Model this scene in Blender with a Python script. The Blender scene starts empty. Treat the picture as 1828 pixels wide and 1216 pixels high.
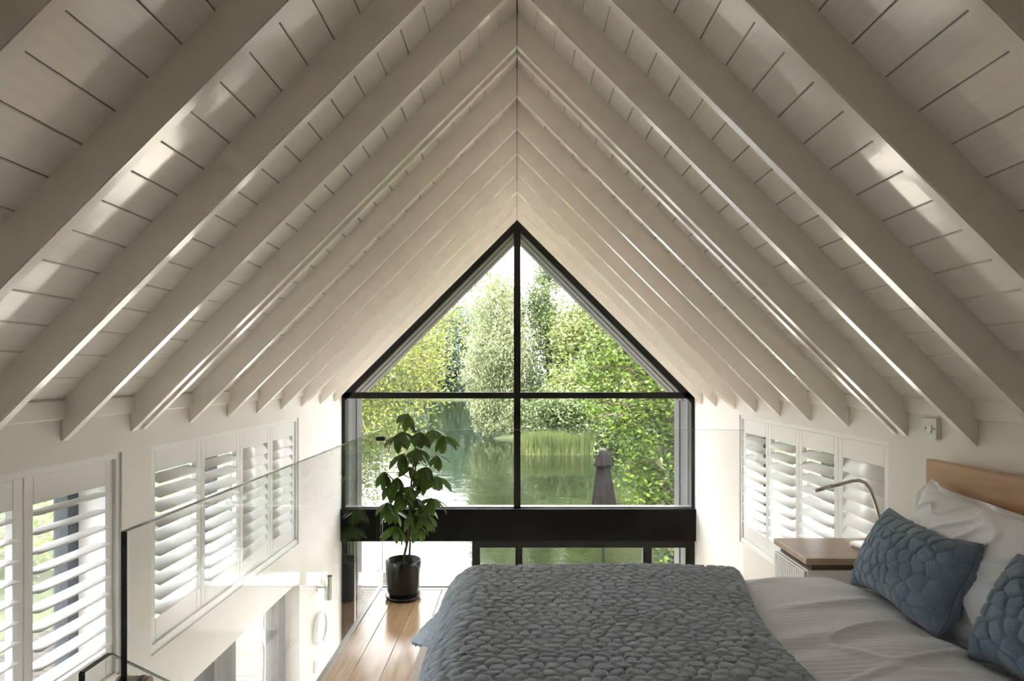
import bpy, bmesh, math, random
import numpy as np
from mathutils import Matrix, Vector

# ------------------------------------------------------------------ camera, world, light, exposure
SC = bpy.context.scene
COL = SC.collection
F = 1170.0            # focal length in pixels of the 1828 px wide frame
EYE = 1.47            # eye height above the loft floor
CX, CY = 923.0, 670.5 # vanishing point of the room's long axis

cam_d = bpy.data.cameras.new('camera')
cam_d.sensor_width = 36.0
cam_d.lens = F / 1828.0 * 36.0
cam_d.shift_x = -(CX - 914.0) / 1828.0
cam_d.shift_y = (CY - 608.0) / 1828.0
cam_d.clip_start = 0.05
cam_d.clip_end = 1000
cam = bpy.data.objects.new('camera', cam_d)
cam.location = (0, 0, EYE)
cam.rotation_euler = (math.pi / 2, 0, 0)
COL.objects.link(cam)
SC.camera = cam

world = bpy.data.worlds.new('overcast_sky')
SC.world = world
world.use_nodes = True
wn = world.node_tree
bgn = wn.nodes['Background']
bgn.inputs['Color'].default_value = (0.965, 0.955, 1.0, 1)
bgn.inputs['Strength'].default_value = 1.0

sun_d = bpy.data.lights.new('sun', 'SUN')
sun_d.energy = 2.2
sun_d.angle = math.radians(25)
sun_d.color = (1.0, 0.97, 0.92)
sun = bpy.data.objects.new('sun', sun_d)
sun.rotation_euler = Vector((0.06, 0.38, -0.92)).to_track_quat('-Z', 'Y').to_euler()
COL.objects.link(sun)

SC.view_settings.view_transform = 'Standard'
SC.view_settings.look = 'None'
SC.view_settings.gamma = 1.0
SC.view_settings.use_curve_mapping = False
SC.view_settings.exposure = 3.4
try:
    SC.cycles.transparent_max_bounces = 24
    SC.cycles.max_bounces = 14
    SC.cycles.diffuse_bounces = 8
    SC.cycles.sample_clamp_indirect = 12
except Exception:
    pass

rnd = random.Random(7)
RNG = np.random.default_rng(11)

# ------------------------------------------------------------------ materials
def new_mat(name):
    m = bpy.data.materials.new(name)
    m.use_nodes = True
    nt = m.node_tree
    return m, nt, nt.nodes['Principled BSDF']

def N(nt, t, **kw):
    n = nt.nodes.new(t)
    for k, v in kw.items():
        if k in n.inputs:
            n.inputs[k].default_value = v
        else:
            setattr(n, k, v)
    return n

def coords(nt, scale=(1, 1, 1), which='Object', rot=(0, 0, 0)):
    tc = N(nt, 'ShaderNodeTexCoord')
    mp = N(nt, 'ShaderNodeMapping')
    mp.inputs['Scale'].default_value = scale
    mp.inputs['Rotation'].default_value = rot
    nt.links.new(tc.outputs[which], mp.inputs['Vector'])
    return mp.outputs['Vector']

def ramp(nt, fac, stops):
    r = N(nt, 'ShaderNodeValToRGB')
    el = r.color_ramp.elements
    while len(el) < len(stops):
        el.new(0.5)
    for e, (p, c) in zip(el, stops):
        e.position = p
        e.color = (*c, 1)
    nt.links.new(fac, r.inputs['Fac'])
    return r.outputs['Color']

def simple(name, col, rough=0.5, var=0.06, scale=8.0, stretch=(1, 1, 1), bump=0.0, bscale=None,
           metallic=0.0, spec=0.5, coat=0.0, which='Object', sheen=0.0):
    """plain painted / metal / plastic surface: slight tone variation and fine relief"""
    m, nt, b = new_mat(name)
    v = coords(nt, stretch, which)
    n = N(nt, 'ShaderNodeTexNoise', Scale=scale, Detail=4.0)
    nt.links.new(v, n.inputs['Vector'])
    lo = tuple(max(0, c * (1 - var)) for c in col)
    hi = tuple(min(1, c * (1 + var)) for c in col)
    nt.links.new(ramp(nt, n.outputs['Fac'], [(0.3, lo), (0.7, hi)]), b.inputs['Base Color'])
    b.inputs['Roughness'].default_value = rough
    b.inputs['Metallic'].default_value = metallic
    b.inputs['Specular IOR Level'].default_value = spec
    b.inputs['Coat Weight'].default_value = coat
    b.inputs['Sheen Weight'].default_value = sheen
    if bump:
        n2 = N(nt, 'ShaderNodeTexNoise', Scale=bscale or scale * 6, Detail=3.0)
        nt.links.new(v, n2.inputs['Vector'])
        bp = N(nt, 'ShaderNodeBump', Strength=bump, Distance=0.002)
        nt.links.new(n2.outputs['Fac'], bp.inputs['Height'])
        nt.links.new(bp.outputs['Normal'], b.inputs['Normal'])
    return m

def wood(name, c1, c2, rough=0.4, scale=(1, 12, 12), bump=0.15, spec=0.5, which='Object', rand=0.0):
    m, nt, b = new_mat(name)
    v = coords(nt, scale, which)
    n = N(nt, 'ShaderNodeTexNoise', Scale=3.0, Detail=8.0, Distortion=0.6)
    nt.links.new(v, n.inputs['Vector'])
    col = ramp(nt, n.outputs['Fac'], [(0.28, c1), (0.5, tuple((a + d) / 2 for a, d in zip(c1, c2))), (0.72, c2)])
    if rand:
        oi = N(nt, 'ShaderNodeObjectInfo')
        hs = N(nt, 'ShaderNodeHueSaturation')
        mr = N(nt, 'ShaderNodeMapRange')
        mr.inputs['To Min'].default_value = 1 - rand
        mr.inputs['To Max'].default_value = 1 + rand
        nt.links.new(oi.outputs['Random'], mr.inputs['Value'])
        nt.links.new(mr.outputs['Result'], hs.inputs['Value'])
        nt.links.new(col, hs.inputs['Color'])
        col = hs.outputs['Color']
    nt.links.new(col, b.inputs['Base Color'])
    b.inputs['Roughness'].default_value = rough
    b.inputs['Specular IOR Level'].default_value = spec
    bp = N(nt, 'ShaderNodeBump', Strength=bump, Distance=0.002)
    nt.links.new(n.outputs['Fac'], bp.inputs['Height'])
    nt.links.new(bp.outputs['Normal'], b.inputs['Normal'])
    return m

def glass(name, tint=(0.95, 0.97, 0.96), refl=1.0, f0=0.04):
    m = bpy.data.materials.new(name)
    m.use_nodes = True
    nt = m.node_tree
    nt.nodes.clear()
    out = N(nt, 'ShaderNodeOutputMaterial')
    tr = N(nt, 'ShaderNodeBsdfTransparent')
    tr.inputs['Color'].default_value = (*tint, 1)
    gl = N(nt, 'ShaderNodeBsdfGlossy')
    gl.inputs['Roughness'].default_value = 0.0
    lw = N(nt, 'ShaderNodeLayerWeight')
    lw.inputs['Blend'].default_value = 0.5
    p = N(nt, 'ShaderNodeMath', operation='POWER')
    p.inputs[1].default_value = 5.0
    nt.links.new(lw.outputs['Facing'], p.inputs[0])
    mu = N(nt, 'ShaderNodeMath', operation='MULTIPLY_ADD')
    mu.inputs[1].default_value = 0.96 * refl
    mu.inputs[2].default_value = f0
    nt.links.new(p.outputs[0], mu.inputs[0])
    mx = N(nt, 'ShaderNodeMixShader')
    nt.links.new(mu.outputs[0], mx.inputs[0])
    nt.links.new(tr.outputs[0], mx.inputs[1])
    nt.links.new(gl.outputs[0], mx.inputs[2])
    nt.links.new(mx.outputs[0], out.inputs['Surface'])
    return m

def leafmat(name, c1, c2, trans=0.35, rough=0.45, spec=0.4, nscale=0.6):
    m, nt, b = new_mat(name)
    out = nt.nodes['Material Output']
    v = coords(nt, (1, 1, 1), 'Object')
    n = N(nt, 'ShaderNodeTexNoise', Scale=nscale, Detail=3.0)
    nt.links.new(v, n.inputs['Vector'])
    g = N(nt, 'ShaderNodeNewGeometry')
    mx = N(nt, 'ShaderNodeMath', operation='MULTIPLY_ADD')
    mx.inputs[1].default_value = 0.5
    nt.links.new(g.outputs['Random Per Island'], mx.inputs[0])
    sc = N(nt, 'ShaderNodeMath', operation='MULTIPLY_ADD')
    sc.inputs[1].default_value = 1.2
    sc.inputs[2].default_value = -0.35
    nt.links.new(n.outputs['Fac'], sc.inputs[0])
    nt.links.new(sc.outputs[0], mx.inputs[2])
    col = ramp(nt, mx.outputs[0], [(0.15, c1), (0.85, c2)])
    nt.links.new(col, b.inputs['Base Color'])
    b.inputs['Roughness'].default_value = rough
    b.inputs['Specular IOR Level'].default_value = spec
    t = N(nt, 'ShaderNodeBsdfTranslucent')
    nt.links.new(col, t.inputs['Color'])
    ms = N(nt, 'ShaderNodeMixShader')
    ms.inputs[0].default_value = trans
    nt.links.new(b.outputs[0], ms.inputs[1])
    nt.links.new(t.outputs[0], ms.inputs[2])
    nt.links.new(ms.outputs[0], out.inputs['Surface'])
    return m

M = {}
def gloss_paint(name, col, rough, stretch):
    m, nt, b = new_mat(name)
    v = coords(nt, stretch)
    n = N(nt, 'ShaderNodeTexNoise', Scale=6.0, Detail=5.0)
    nt.links.new(v, n.inputs['Vector'])
    nt.links.new(ramp(nt, n.outputs['Fac'], [(0.3, tuple(c * 0.96 for c in col)), (0.7, tuple(min(1, c * 1.03) for c in col))]), b.inputs['Base Color'])
    b.inputs['Roughness'].default_value = rough
    b.inputs['Coat Weight'].default_value = 0.7
    b.inputs['Coat Roughness'].default_value = 0.08
    bp = N(nt, 'ShaderNodeBump', Strength=0.3, Distance=0.0010)
    nt.links.new(n.outputs['Fac'], bp.inputs['Height'])
    nt.links.new(bp.outputs['Normal'], b.inputs['Normal'])
    return m
CREAM = (0.80, 0.745, 0.665)
M['board'] = gloss_paint('gloss_cream_board_paint', (0.90, 0.86, 0.80), 0.13, (14, 0.9, 14))
M['rafter'] = gloss_paint('satin_cream_rafter_paint', (0.90, 0.855, 0.79), 0.16, (2.0, 12, 2.0))
M['wall'] = simple('cream_wall_paint', (0.825, 0.79, 0.75), 0.55, 0.02, 3, bump=0.06, bscale=60)
M['trim'] = simple('cream_trim_paint', (0.82, 0.79, 0.74), 0.4, 0.02, 4)
M['shutter'] = simple('white_shutter_paint', (0.88, 0.88, 0.87), 0.35, 0.015, 5)
M['black'] = simple('black_brown_frame_paint', (0.007, 0.006, 0.0055), 0.35, 0.25, 6, bump=0.05, spec=0.2)
M['beam'] = simple('black_beam_paint', (0.003, 0.0025, 0.0022), 0.45, 0.3, 4, stretch=(0.4, 4, 4), bump=0.1, bscale=20, spec=0.06)
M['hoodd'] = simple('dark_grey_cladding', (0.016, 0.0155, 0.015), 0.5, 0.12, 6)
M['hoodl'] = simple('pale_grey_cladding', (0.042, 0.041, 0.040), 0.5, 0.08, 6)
M['winframe'] = simple('slate_grey_window_frame', (0.06, 0.067, 0.08), 0.45, 0.1, 6)
M['glass'] = glass('window_glass', (0.97, 0.98, 0.975))
M['bglass'] = glass('balustrade_glass', (0.955, 0.965, 0.955), 1.0, 0.006)
M['edge'] = simple('dark_glass_edge', (0.012, 0.018, 0.016), 0.1, 0.2, 20)
M['ledge'] = simple('pale_polished_glass_edge', (0.32, 0.36, 0.34), 0.1, 0.1, 20)
M['shoe'] = simple('grey_metal_channel', (0.30, 0.29, 0.27), 0.35, 0.06, 10, metallic=0.6)
M['oak'] = wood('oak_floor', (0.42, 0.27, 0.15), (0.60, 0.42, 0.26), 0.19, (14, 1.2, 14), 0.05, rand=0.12)
M['stone'] = simple('pale_limestone_floor', (0.72, 0.69, 0.64), 0.5, 0.05, 3)  # unseen floor, made pale to throw light up at the far rafters
M['beech'] = wood('beech_veneer', (0.46, 0.27, 0.155), (0.58, 0.36, 0.22), 0.38, (9, 0.9, 9), 0.04)
M['beechy'] = wood('beech_tabletop', (0.40, 0.29, 0.19), (0.50, 0.37, 0.25), 0.38, (1.0, 9, 9), 0.04)
M['darkgap'] = simple('dark_recess_board', (0.10, 0.07, 0.045), 0.6, 0.1)
M['white'] = simple('white_lacquer', (0.80, 0.80, 0.79), 0.35, 0.02)
M['plastic'] = simple('white_switch_plastic', (0.72, 0.74, 0.69), 0.3, 0.02)
M['chrome'] = simple('brushed_nickel', (0.62, 0.60, 0.56), 0.25, 0.05, 20, metallic=1.0)
M['bronze'] = simple('bronze_metal', (0.42, 0.30, 0.22), 0.3, 0.1, 20, metallic=1.0)
M['rubber'] = simple('black_rubber', (0.012, 0.012, 0.012), 0.5, 0.2)
M['pot'] = simple('black_glazed_pot', (0.010, 0.010, 0.011), 0.22, 0.3, 12, bump=0.05)
M['soil'] = simple('dark_soil', (0.03, 0.022, 0.016), 0.9, 0.4, 60, bump=0.6)
M['bark'] = simple('grey_brown_bark', (0.16, 0.125, 0.09), 0.9, 0.35, 8, stretch=(4, 4, 0.8), bump=0.6)
M['stem'] = simple('green_brown_stem', (0.10, 0.085, 0.04), 0.7, 0.25, 20)
M['rug'] = simple('oatmeal_wool_rug', (0.52, 0.48, 0.42), 0.95, 0.22, 160, bump=1.0, bscale=220, sheen=0.3)
M['mirror'] = simple('mirror_silver', (0.9, 0.9, 0.9), 0.03, 0.0, 4, metallic=1.0)
M['timber'] = wood('dark_grey_timber', (0.06, 0.058, 0.056), (0.15, 0.145, 0.14), 0.6, (9, 9, 0.7), 0.3)
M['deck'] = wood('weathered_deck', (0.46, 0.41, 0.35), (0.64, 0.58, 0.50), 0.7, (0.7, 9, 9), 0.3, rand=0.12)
M['deckold'] = wood('dark_weathered_deck', (0.022, 0.020, 0.018), (0.050, 0.046, 0.040), 0.8, (0.7, 9, 9), 0.3, spec=0.05, rand=0.2)  # tree shade over the left deck put into the board colour
M['ground'] = simple('leaf_litter_ground', (0.030, 0.040, 0.012), 0.95, 0.5, 1.2, bump=0.5)
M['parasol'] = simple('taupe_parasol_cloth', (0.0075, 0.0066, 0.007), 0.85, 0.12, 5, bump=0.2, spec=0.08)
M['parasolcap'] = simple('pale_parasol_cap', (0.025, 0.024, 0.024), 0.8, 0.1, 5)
M['whitemetal'] = simple('white_garden_metal', (0.75, 0.76, 0.76), 0.4, 0.03)
M['plantleaf'] = leafmat('umbrella_plant_leaf', (0.025, 0.06, 0.012), (0.085, 0.15, 0.028), 0.5, 0.3, 0.5, 6)
M['l_left'] = leafmat('yellow_green_leaf', (0.085, 0.115, 0.018), (0.27, 0.29, 0.065), 0.45)
M['l_right'] = leafmat('deep_green_leaf', (0.010, 0.028, 0.004), (0.115, 0.18, 0.02), 0.35, 0.45, 0.3)  # lit and shadowed leaves painted in as widely spread tones
M['l_willow'] = leafmat('silver_willow_leaf', (0.15, 0.18, 0.085), (0.29, 0.325, 0.175), 0.4, nscale=0.3)  # distance haze painted in: leaf tone paled and silvered
M['l_mid'] = leafmat('mid_green_leaf', (0.07, 0.10, 0.04), (0.19, 0.235, 0.10), 0.4, nscale=0.3)
M['l_lime'] = leafmat('lime_green_leaf', (0.11, 0.145, 0.045), (0.25, 0.285, 0.10), 0.45, nscale=0.3)
M['l_blue'] = leafmat('blue_green_leaf', (0.10, 0.145, 0.10), (0.17, 0.225, 0.155), 0.3, nscale=0.2)  # far haze mixed into the leaf colour
M['l_side'] = leafmat('olive_green_leaf', (0.06, 0.10, 0.02), (0.22, 0.28, 0.07), 0.4)
M['reed'] = leafmat('reed_blade', (0.035, 0.06, 0.014), (0.12, 0.135, 0.04), 0.3, nscale=0.8)

# quilt, cushion and bed linen
def fabric(name, c1, c2, bscale=260, bump=0.5, stretch=(1, 1, 1), rough=0.9, stripe=0.0):
    m, nt, b = new_mat(name)
    v = coords(nt, stretch)
    n = N(nt, 'ShaderNodeTexNoise', Scale=bscale, Detail=3.0)
    nt.links.new(v, n.inputs['Vector'])
    n0 = N(nt, 'ShaderNodeTexNoise', Scale=14.0, Detail=4.0)
    nt.links.new(v, n0.inputs['Vector'])
    ad = N(nt, 'ShaderNodeMath', operation='MULTIPLY_ADD')
    ad.inputs[1].default_value = 0.5
    nt.links.new(n.outputs['Fac'], ad.inputs[0])
    hf = N(nt, 'ShaderNodeMath', operation='MULTIPLY')
    hf.inputs[1].default_value = 0.5
    nt.links.new(n0.outputs['Fac'], hf.inputs[0])
    nt.links.new(hf.outputs[0], ad.inputs[2])
    nt.links.new(ramp(nt, ad.outputs[0], [(0.35, c1), (0.65, c2)]), b.inputs['Base Color'])
    b.inputs['Roughness'].default_value = rough
    b.inputs['Sheen Weight'].default_value = 0.25
    b.inputs['Specular IOR Level'].default_value = 0.2
    bp = N(nt, 'ShaderNodeBump', Strength=bump, Distance=0.003)
    nt.links.new(n.outputs['Fac'], bp.inputs['Height'])
    last = bp
    if stripe:
        w = N(nt, 'ShaderNodeTexWave', Scale=14.0, Distortion=1.5)
        w.bands_direction = 'Y'
        nt.links.new(v, w.inputs['Vector'])
        b2 = N(nt, 'ShaderNodeBump', Strength=stripe, Distance=0.003)
        nt.links.new(w.outputs['Fac'], b2.inputs['Height'])
        nt.links.new(bp.outputs['Normal'], b2.inputs['Normal'])
        last = b2
    nt.links.new(last.outputs['Normal'], b.inputs['Normal'])
    return m
M['quilt'] = fabric('grey_blue_quilt_cotton', (0.33, 0.40, 0.48), (0.51, 0.59, 0.69), 75, 1.0, (0.4, 2.2, 1))
M['cushion'] = fabric('slate_blue_quilted_cotton', (0.12, 0.17, 0.225), (0.21, 0.28, 0.355), 240, 0.7)
M['sheet'] = fabric('white_cotton_sateen', (0.78, 0.82, 0.89), (0.82, 0.86, 0.92), 300, 0.05, (1, 1, 1), 0.6, 0.16)
M['pillow'] = fabric('white_pillow_cotton', (0.84, 0.865, 0.92), (0.88, 0.90, 0.94), 200, 0.08, (1, 1, 1), 0.7)
M['mattress'] = simple('white_mattress_ticking', (0.7, 0.7, 0.7), 0.9, 0.03)

def water_mat():
    m, nt, b = new_mat('lake_water')
    v = coords(nt, (1, 0.55, 1))
    n = N(nt, 'ShaderNodeTexNoise', Scale=1.3, Detail=4.0)
    nt.links.new(v, n.inputs['Vector'])
    bp = N(nt, 'ShaderNodeBump', Strength=0.16, Distance=0.12)
    nt.links.new(n.outputs['Fac'], bp.inputs['Height'])
    nt.links.new(bp.outputs['Normal'], b.inputs['Normal'])
    b.inputs['Base Color'].default_value = (0.007, 0.011, 0.005, 1)
    b.inputs['Roughness'].default_value = 0.04
    b.inputs['IOR'].default_value = 1.33
    b.inputs['Specular IOR Level'].default_value = 0.6
    return m
M['water'] = water_mat()

# ------------------------------------------------------------------ helpers
def setp(o, label=None, cat=None, group=None, kind=None):
    if label: o['label'] = label
    if cat: o['category'] = cat
    if group: o['group'] = group
    if kind: o['kind'] = kind
    return o

def empty(name, loc=(0, 0, 0), parent=None):
    o = bpy.data.objects.new(name, None)
    o.empty_display_size = 0.1
    o.location = loc
    COL.objects.link(o)
    o.parent = parent
    return o

class MB:
    def __init__(s):
        s.v, s.f = [], []
    def add(s, vs, fs):
        k = len(s.v)
        s.v += [tuple(p) for p in vs]
        s.f += [tuple(i + k for i in f) for f in fs]
        return s
    def box(s, x0, x1, y0, y1, z0, z1, c=0.0):
        if c <= 0:
            vs = [(x, y, z) for x in (x0, x1) for y in (y0, y1) for z in (z0, z1)]
            return s.add(vs, [(0, 1, 3, 2), (4, 6, 7, 5), (0, 4, 5, 1), (2, 3, 7, 6), (0, 2, 6, 4), (1, 5, 7, 3)])
        bm = bmesh.new()
        vs = [bm.verts.new((x, y, z)) for x in (x0, x1) for y in (y0, y1) for z in (z0, z1)]
        for f in [(0, 1, 3, 2), (4, 6, 7, 5), (0, 4, 5, 1), (2, 3, 7, 6), (0, 2, 6, 4), (1, 5, 7, 3)]:
            bm.faces.new([vs[i] for i in f])
        bmesh.ops.bevel(bm, geom=bm.edges[:], offset=c, segments=1, affect='EDGES')
        return s.take(bm)
    def take(s, bm):
        bm.verts.index_update()
        s.add([v.co[:] for v in bm.verts], [[v.index for v in f.verts] for f in bm.faces])
        bm.free()
        return s
    def prism(s, poly, axis, a0, a1, c=0.0):
        """poly = 2-D outline in the plane across the axis ('x': (y,z), 'y': (x,z), 'z': (x,y))"""
        def p3(p, a):
            return {'x': (a, p[0], p[1]), 'y': (p[0], a, p[1]), 'z': (p[0], p[1], a)}[axis]
        bm = bmesh.new()
        A = [bm.verts.new(p3(p, a0)) for p in poly]
        B = [bm.verts.new(p3(p, a1)) for p in poly]
        n = len(poly)
        bm.faces.new(A)
        bm.faces.new(B[::-1])
        for i in range(n):
            bm.faces.new((A[i], B[i], B[(i + 1) % n], A[(i + 1) % n]))
        bmesh.ops.recalc_face_normals(bm, faces=bm.faces[:])
        if c:
            bmesh.ops.bevel(bm, geom=bm.edges[:], offset=c, segments=2, affect='EDGES')
        return s.take(bm)
    def lathe(s, prof, n=32, o=(0, 0, 0), axis='z'):
        def p3(r, h, a):
            c, d = r * math.cos(a), r * math.sin(a)
            p = {'z': (c, d, h), 'x': (h, c, d), 'y': (c, h, d)}[axis]
            return (p[0] + o[0], p[1] + o[1], p[2] + o[2])
        vs = [p3(r, h, 2 * math.pi * i / n) for (r, h) in prof for i in range(n)]
        fs = []
        for j in range(len(prof) - 1):
            for i in range(n):
                a, b2 = j * n + i, j * n + (i + 1) % n
                fs.append((a, b2, b2 + n, a + n))
        if prof[0][0] > 1e-5: fs.append(tuple(range(n))[::-1])
        if prof[-1][0] > 1e-5: fs.append(tuple(range((len(prof) - 1) * n, len(prof) * n)))
        return s.add(vs, fs)
    def tube(s, pts, rad, n=8, caps=True):
        pts = [Vector(p) for p in pts]
        rs = rad if isinstance(rad, (list, tuple)) else [rad] * len(pts)
        up = Vector((0.31, 0.17, 0.93))
        vs, fs = [], []
        for i, p in enumerate(pts):
            t = (pts[min(i + 1, len(pts) - 1)] - pts[max(i - 1, 0)]).normalized()
            if abs(t.dot(up)) > 0.97: up = Vector((1, 0.2, 0.1)).normalized()
            a = t.cross(up).normalized()
            b2 = t.cross(a).normalized()
            for k in range(n):
                w = 2 * math.pi * k / n
                vs.append(p + (a * math.cos(w) + b2 * math.sin(w)) * rs[i])
        for i in range(len(pts) - 1):
            for k in range(n):
                q, r = i * n + k, i * n + (k + 1) % n
                fs.append((q, r, r + n, q + n))
        if caps:
            fs.append(tuple(range(n))[::-1])
            fs.append(tuple(range((len(pts) - 1) * n, len(pts) * n)))
        return s.add(vs, fs)
    def mesh(s, name, mat, smooth=False):
        me = bpy.data.meshes.new(name)
        me.from_pydata(s.v, [], s.f)
        me.materials.append(mat)
        bm = bmesh.new()
        bm.from_mesh(me)
        bmesh.ops.recalc_face_normals(bm, faces=bm.faces[:])
        bm.to_mesh(me)
        bm.free()
        if smooth:
            me.shade_smooth()
        return me
    def build(s, name, mat, parent=None, smooth=False):
        return link(name, s.mesh(name, mat, smooth), parent)

def link(name, me, parent=None, mw=None):
    o = bpy.data.objects.new(name, me)
    COL.objects.link(o)
    if parent is not None:
        o.parent = parent
    if mw is not None:
        o.matrix_basis = mw
    return o

def np_mesh(name, V, Q, mat, smooth=True):
    """V (n,3), Q (m,k) polygons with k corners"""
    me = bpy.data.meshes.new(name)
    V = np.ascontiguousarray(V, dtype=np.float32)
    Q = np.ascontiguousarray(Q, dtype=np.int32)
    k = Q.shape[1]
    me.vertices.add(len(V)); me.vertices.foreach_set('co', V.ravel())
    me.loops.add(Q.size); me.loops.foreach_set('vertex_index', Q.ravel())
    me.polygons.add(len(Q))
    me.polygons.foreach_set('loop_start', np.arange(0, Q.size, k, dtype=np.int32))
    me.polygons.foreach_set('loop_total', np.full(len(Q), k, dtype=np.int32))
    me.update(calc_edges=True)
    me.materials.append(mat)
    if smooth:
        me.shade_smooth()
    return me

def grid_faces(nu, nv):
    i = np.arange(nu - 1)[:, None] * nv + np.arange(nv - 1)[None, :]
    i = i.ravel()
    return np.stack([i, i + nv, i + nv + 1, i + 1], 1)

def at(px, py, d):
    """room point at distance d along the room, seen at frame position px, py"""
    return Vector(((px - CX) / F * d, d, EYE - (py - CY) / F * d))

# ------------------------------------------------------------------ dimensions
WL, WR = 1.56, 1.58          # left and right wall faces
WT = 0.25                    # wall thickness
YB, YW = -2.2, 5.87          # back wall, gable window
RU = EYE + 1.333             # rafter underside at the ridge
RC = EYE + 1.470             # ceiling boards at the ridge
GZ = -2.30                   # lower floor
LOFT_Y, LOFT_X = 4.56, -0.95 # loft edges

# ------------------------------------------------------------------ walls
def wall(name, xin, xout, opens, ztop_in, zlow):
    """slab in y,z with rectangular openings; opens = (y0,y1,z0,z1)"""
    ys = sorted({YB - 0.25, YW + 0.03, *[o[0] for o in opens], *[o[1] for o in opens]})
    zs = sorted({zlow, ztop_in, *[o[2] for o in opens], *[o[3] for o in opens]})
    def solid(i, j):
        if not (0 <= i < len(ys) - 1 and 0 <= j < len(zs) - 1): return False
        cy, cz = (ys[i] + ys[i + 1]) / 2, (zs[j] + zs[j + 1]) / 2
        return not any(o[0] < cy < o[1] and o[2] < cz < o[3] for o in opens)
    mb = MB()
    for i in range(len(ys) - 1):
        for j in range(len(zs) - 1):
            if not solid(i, j): continue
            a, b, c, d = ys[i], ys[i + 1], zs[j], zs[j + 1]
            for x in (xin, xout):
                mb.add([(x, a, c), (x, b, c), (x, b, d), (x, a, d)], [(0, 1, 2, 3)])
            if not solid(i - 1, j): mb.add([(xin, a, c), (xout, a, c), (xout, a, d), (xin, a, d)], [(0, 1, 2, 3)])
            if not solid(i + 1, j): mb.add([(xin, b, c), (xout, b, c), (xout, b, d), (xin, b, d)], [(0, 1, 2, 3)])
            if not solid(i, j - 1): mb.add([(xin, a, c), (xout, a, c), (xout, b, c), (xin, b, c)], [(0, 1, 2, 3)])
            if not solid(i, j + 1): mb.add([(xin, a, d), (xout, a, d), (xout, b, d), (xin, b, d)], [(0, 1, 2, 3)])
    bm = bmesh.new()
    vv = [bm.verts.new(p) for p in mb.v]
    for f in mb.f: bm.faces.new([vv[i] for i in f])
    bmesh.ops.remove_doubles(bm, verts=bm.verts[:], dist=1e-5)
    o = MB().take(bm).build(name, M['wall'])
    return setp(o, kind='structure')

WA = (2.795, 4.68, 0.27, 1.168)      # left far window
WB = (0.68, 2.588, 0.27, 1.168)      # left near window
WC = (2.788, 4.656, 0.290, 1.190)    # right window
DO = (1.9, 4.70, GZ, 0.0)            # lower door opening on the left
wl = wall('wall_left', -WL, -WL - WT, [WA, WB, DO], EYE - 0.02, GZ)
setp(wl, 'cream painted left wall with two shuttered windows and a doorway below', None)
wr = wall('wall_right', WR, WR + WT, [WC], EYE - 0.04, GZ)
setp(wr, 'cream painted right wall behind the bed and nightstand')
mb = MB()
mb.prism([(-WL - WT, GZ), (WR + WT, GZ), (WR + WT, EYE - 0.15), (0, RC + 0.1), (-WL - WT, EYE - 0.13)], 'y', YB - 0.25, YB)
setp(mb.build('wall_back', M['timber']), 'dark timber wall behind the camera', kind='structure')  # out of view; made dark to cut light thrown onto the near ceiling

# cover trim between ceiling boards and walls
for k, (x0, x1) in enumerate(((-WL - 0.001, -WL + 0.018), (WR - 0.018, WR + 0.001))):
    mb = MB().box(x0, x1, YB, YW - 0.04, EYE - 0.150, EYE - 0.085, 0.003)
    setp(mb.build('trim_%d' % (k + 1), M['trim']), 'cream batten along the top of the %s wall' % ('left', 'right')[k], kind='structure')

# ------------------------------------------------------------------ ceiling: roof slab, boards, rafters
S2 = math.sqrt(0.5)
mb = MB()
ov = 0.33
for sx, W in ((-1, WL), (1, WR)):
    e = W + ov
    mb.prism([(0, RC + 0.02), (sx * e, RC + 0.02 - e), (sx * e, RC + 0.22 - e), (0, RC + 0.22)], 'y', YB - 0.25, 6.62)
ceiling = mb.build('ceiling', M['hoodd'])
setp(ceiling, 'steep cream boarded ceiling with close-set exposed rafters', kind='structure')

BW = 0.1045
blen = YW - 0.03 - YB
prof = [(-BW / 2 + 0.0008, -0.012), (BW / 2 - 0.0008, -0.012), (BW / 2 - 0.0008, 0.0025), (BW / 2 - 0.0032, 0.006),
        (-BW / 2 + 0.0032, 0.006), (-BW / 2 + 0.0008, 0.0025)]
mbb = MB()
vs = [(p[0], y, p[1]) for y in (-blen / 2, blen / 2) for p in prof]
n6 = len(prof)
mbb.add(vs, [tuple(range(n6))[::-1], tuple(range(n6, 2 * n6))] + [(i, (i + 1) % n6, (i + 1) % n6 + n6, i + n6) for i in range(n6)])
board_me = mbb.mesh('ceiling_board', M['board'])
ymid = (YB + YW - 0.03) / 2
for side in (-1, 1):
    W = WL if side < 0 else WR
    nb = int(math.ceil(W / S2 / BW))
    for i in range(nb):
        s = (i + 0.5) * BW
        X = Vector((side * S2, 0, -S2))
        Z = Vector((-side * S2, 0, -S2))
        Y = Vector((0, -side, 0))
        base = Vector((0, ymid, RC)) + X * s - Z * 0.006
        tilt = math.radians(rnd.uniform(-0.55, 0.55))
        mw = Matrix((( X.x, Y.x, Z.x, base.x), (X.y, Y.y, Z.y, base.y), (X.z, Y.z, Z.z, base.z), (0, 0, 0, 1)))
        mw = mw @ Matrix.Rotation(tilt, 4, 'Y')
        link('ceiling_board', board_me, ceiling, mw)

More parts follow.
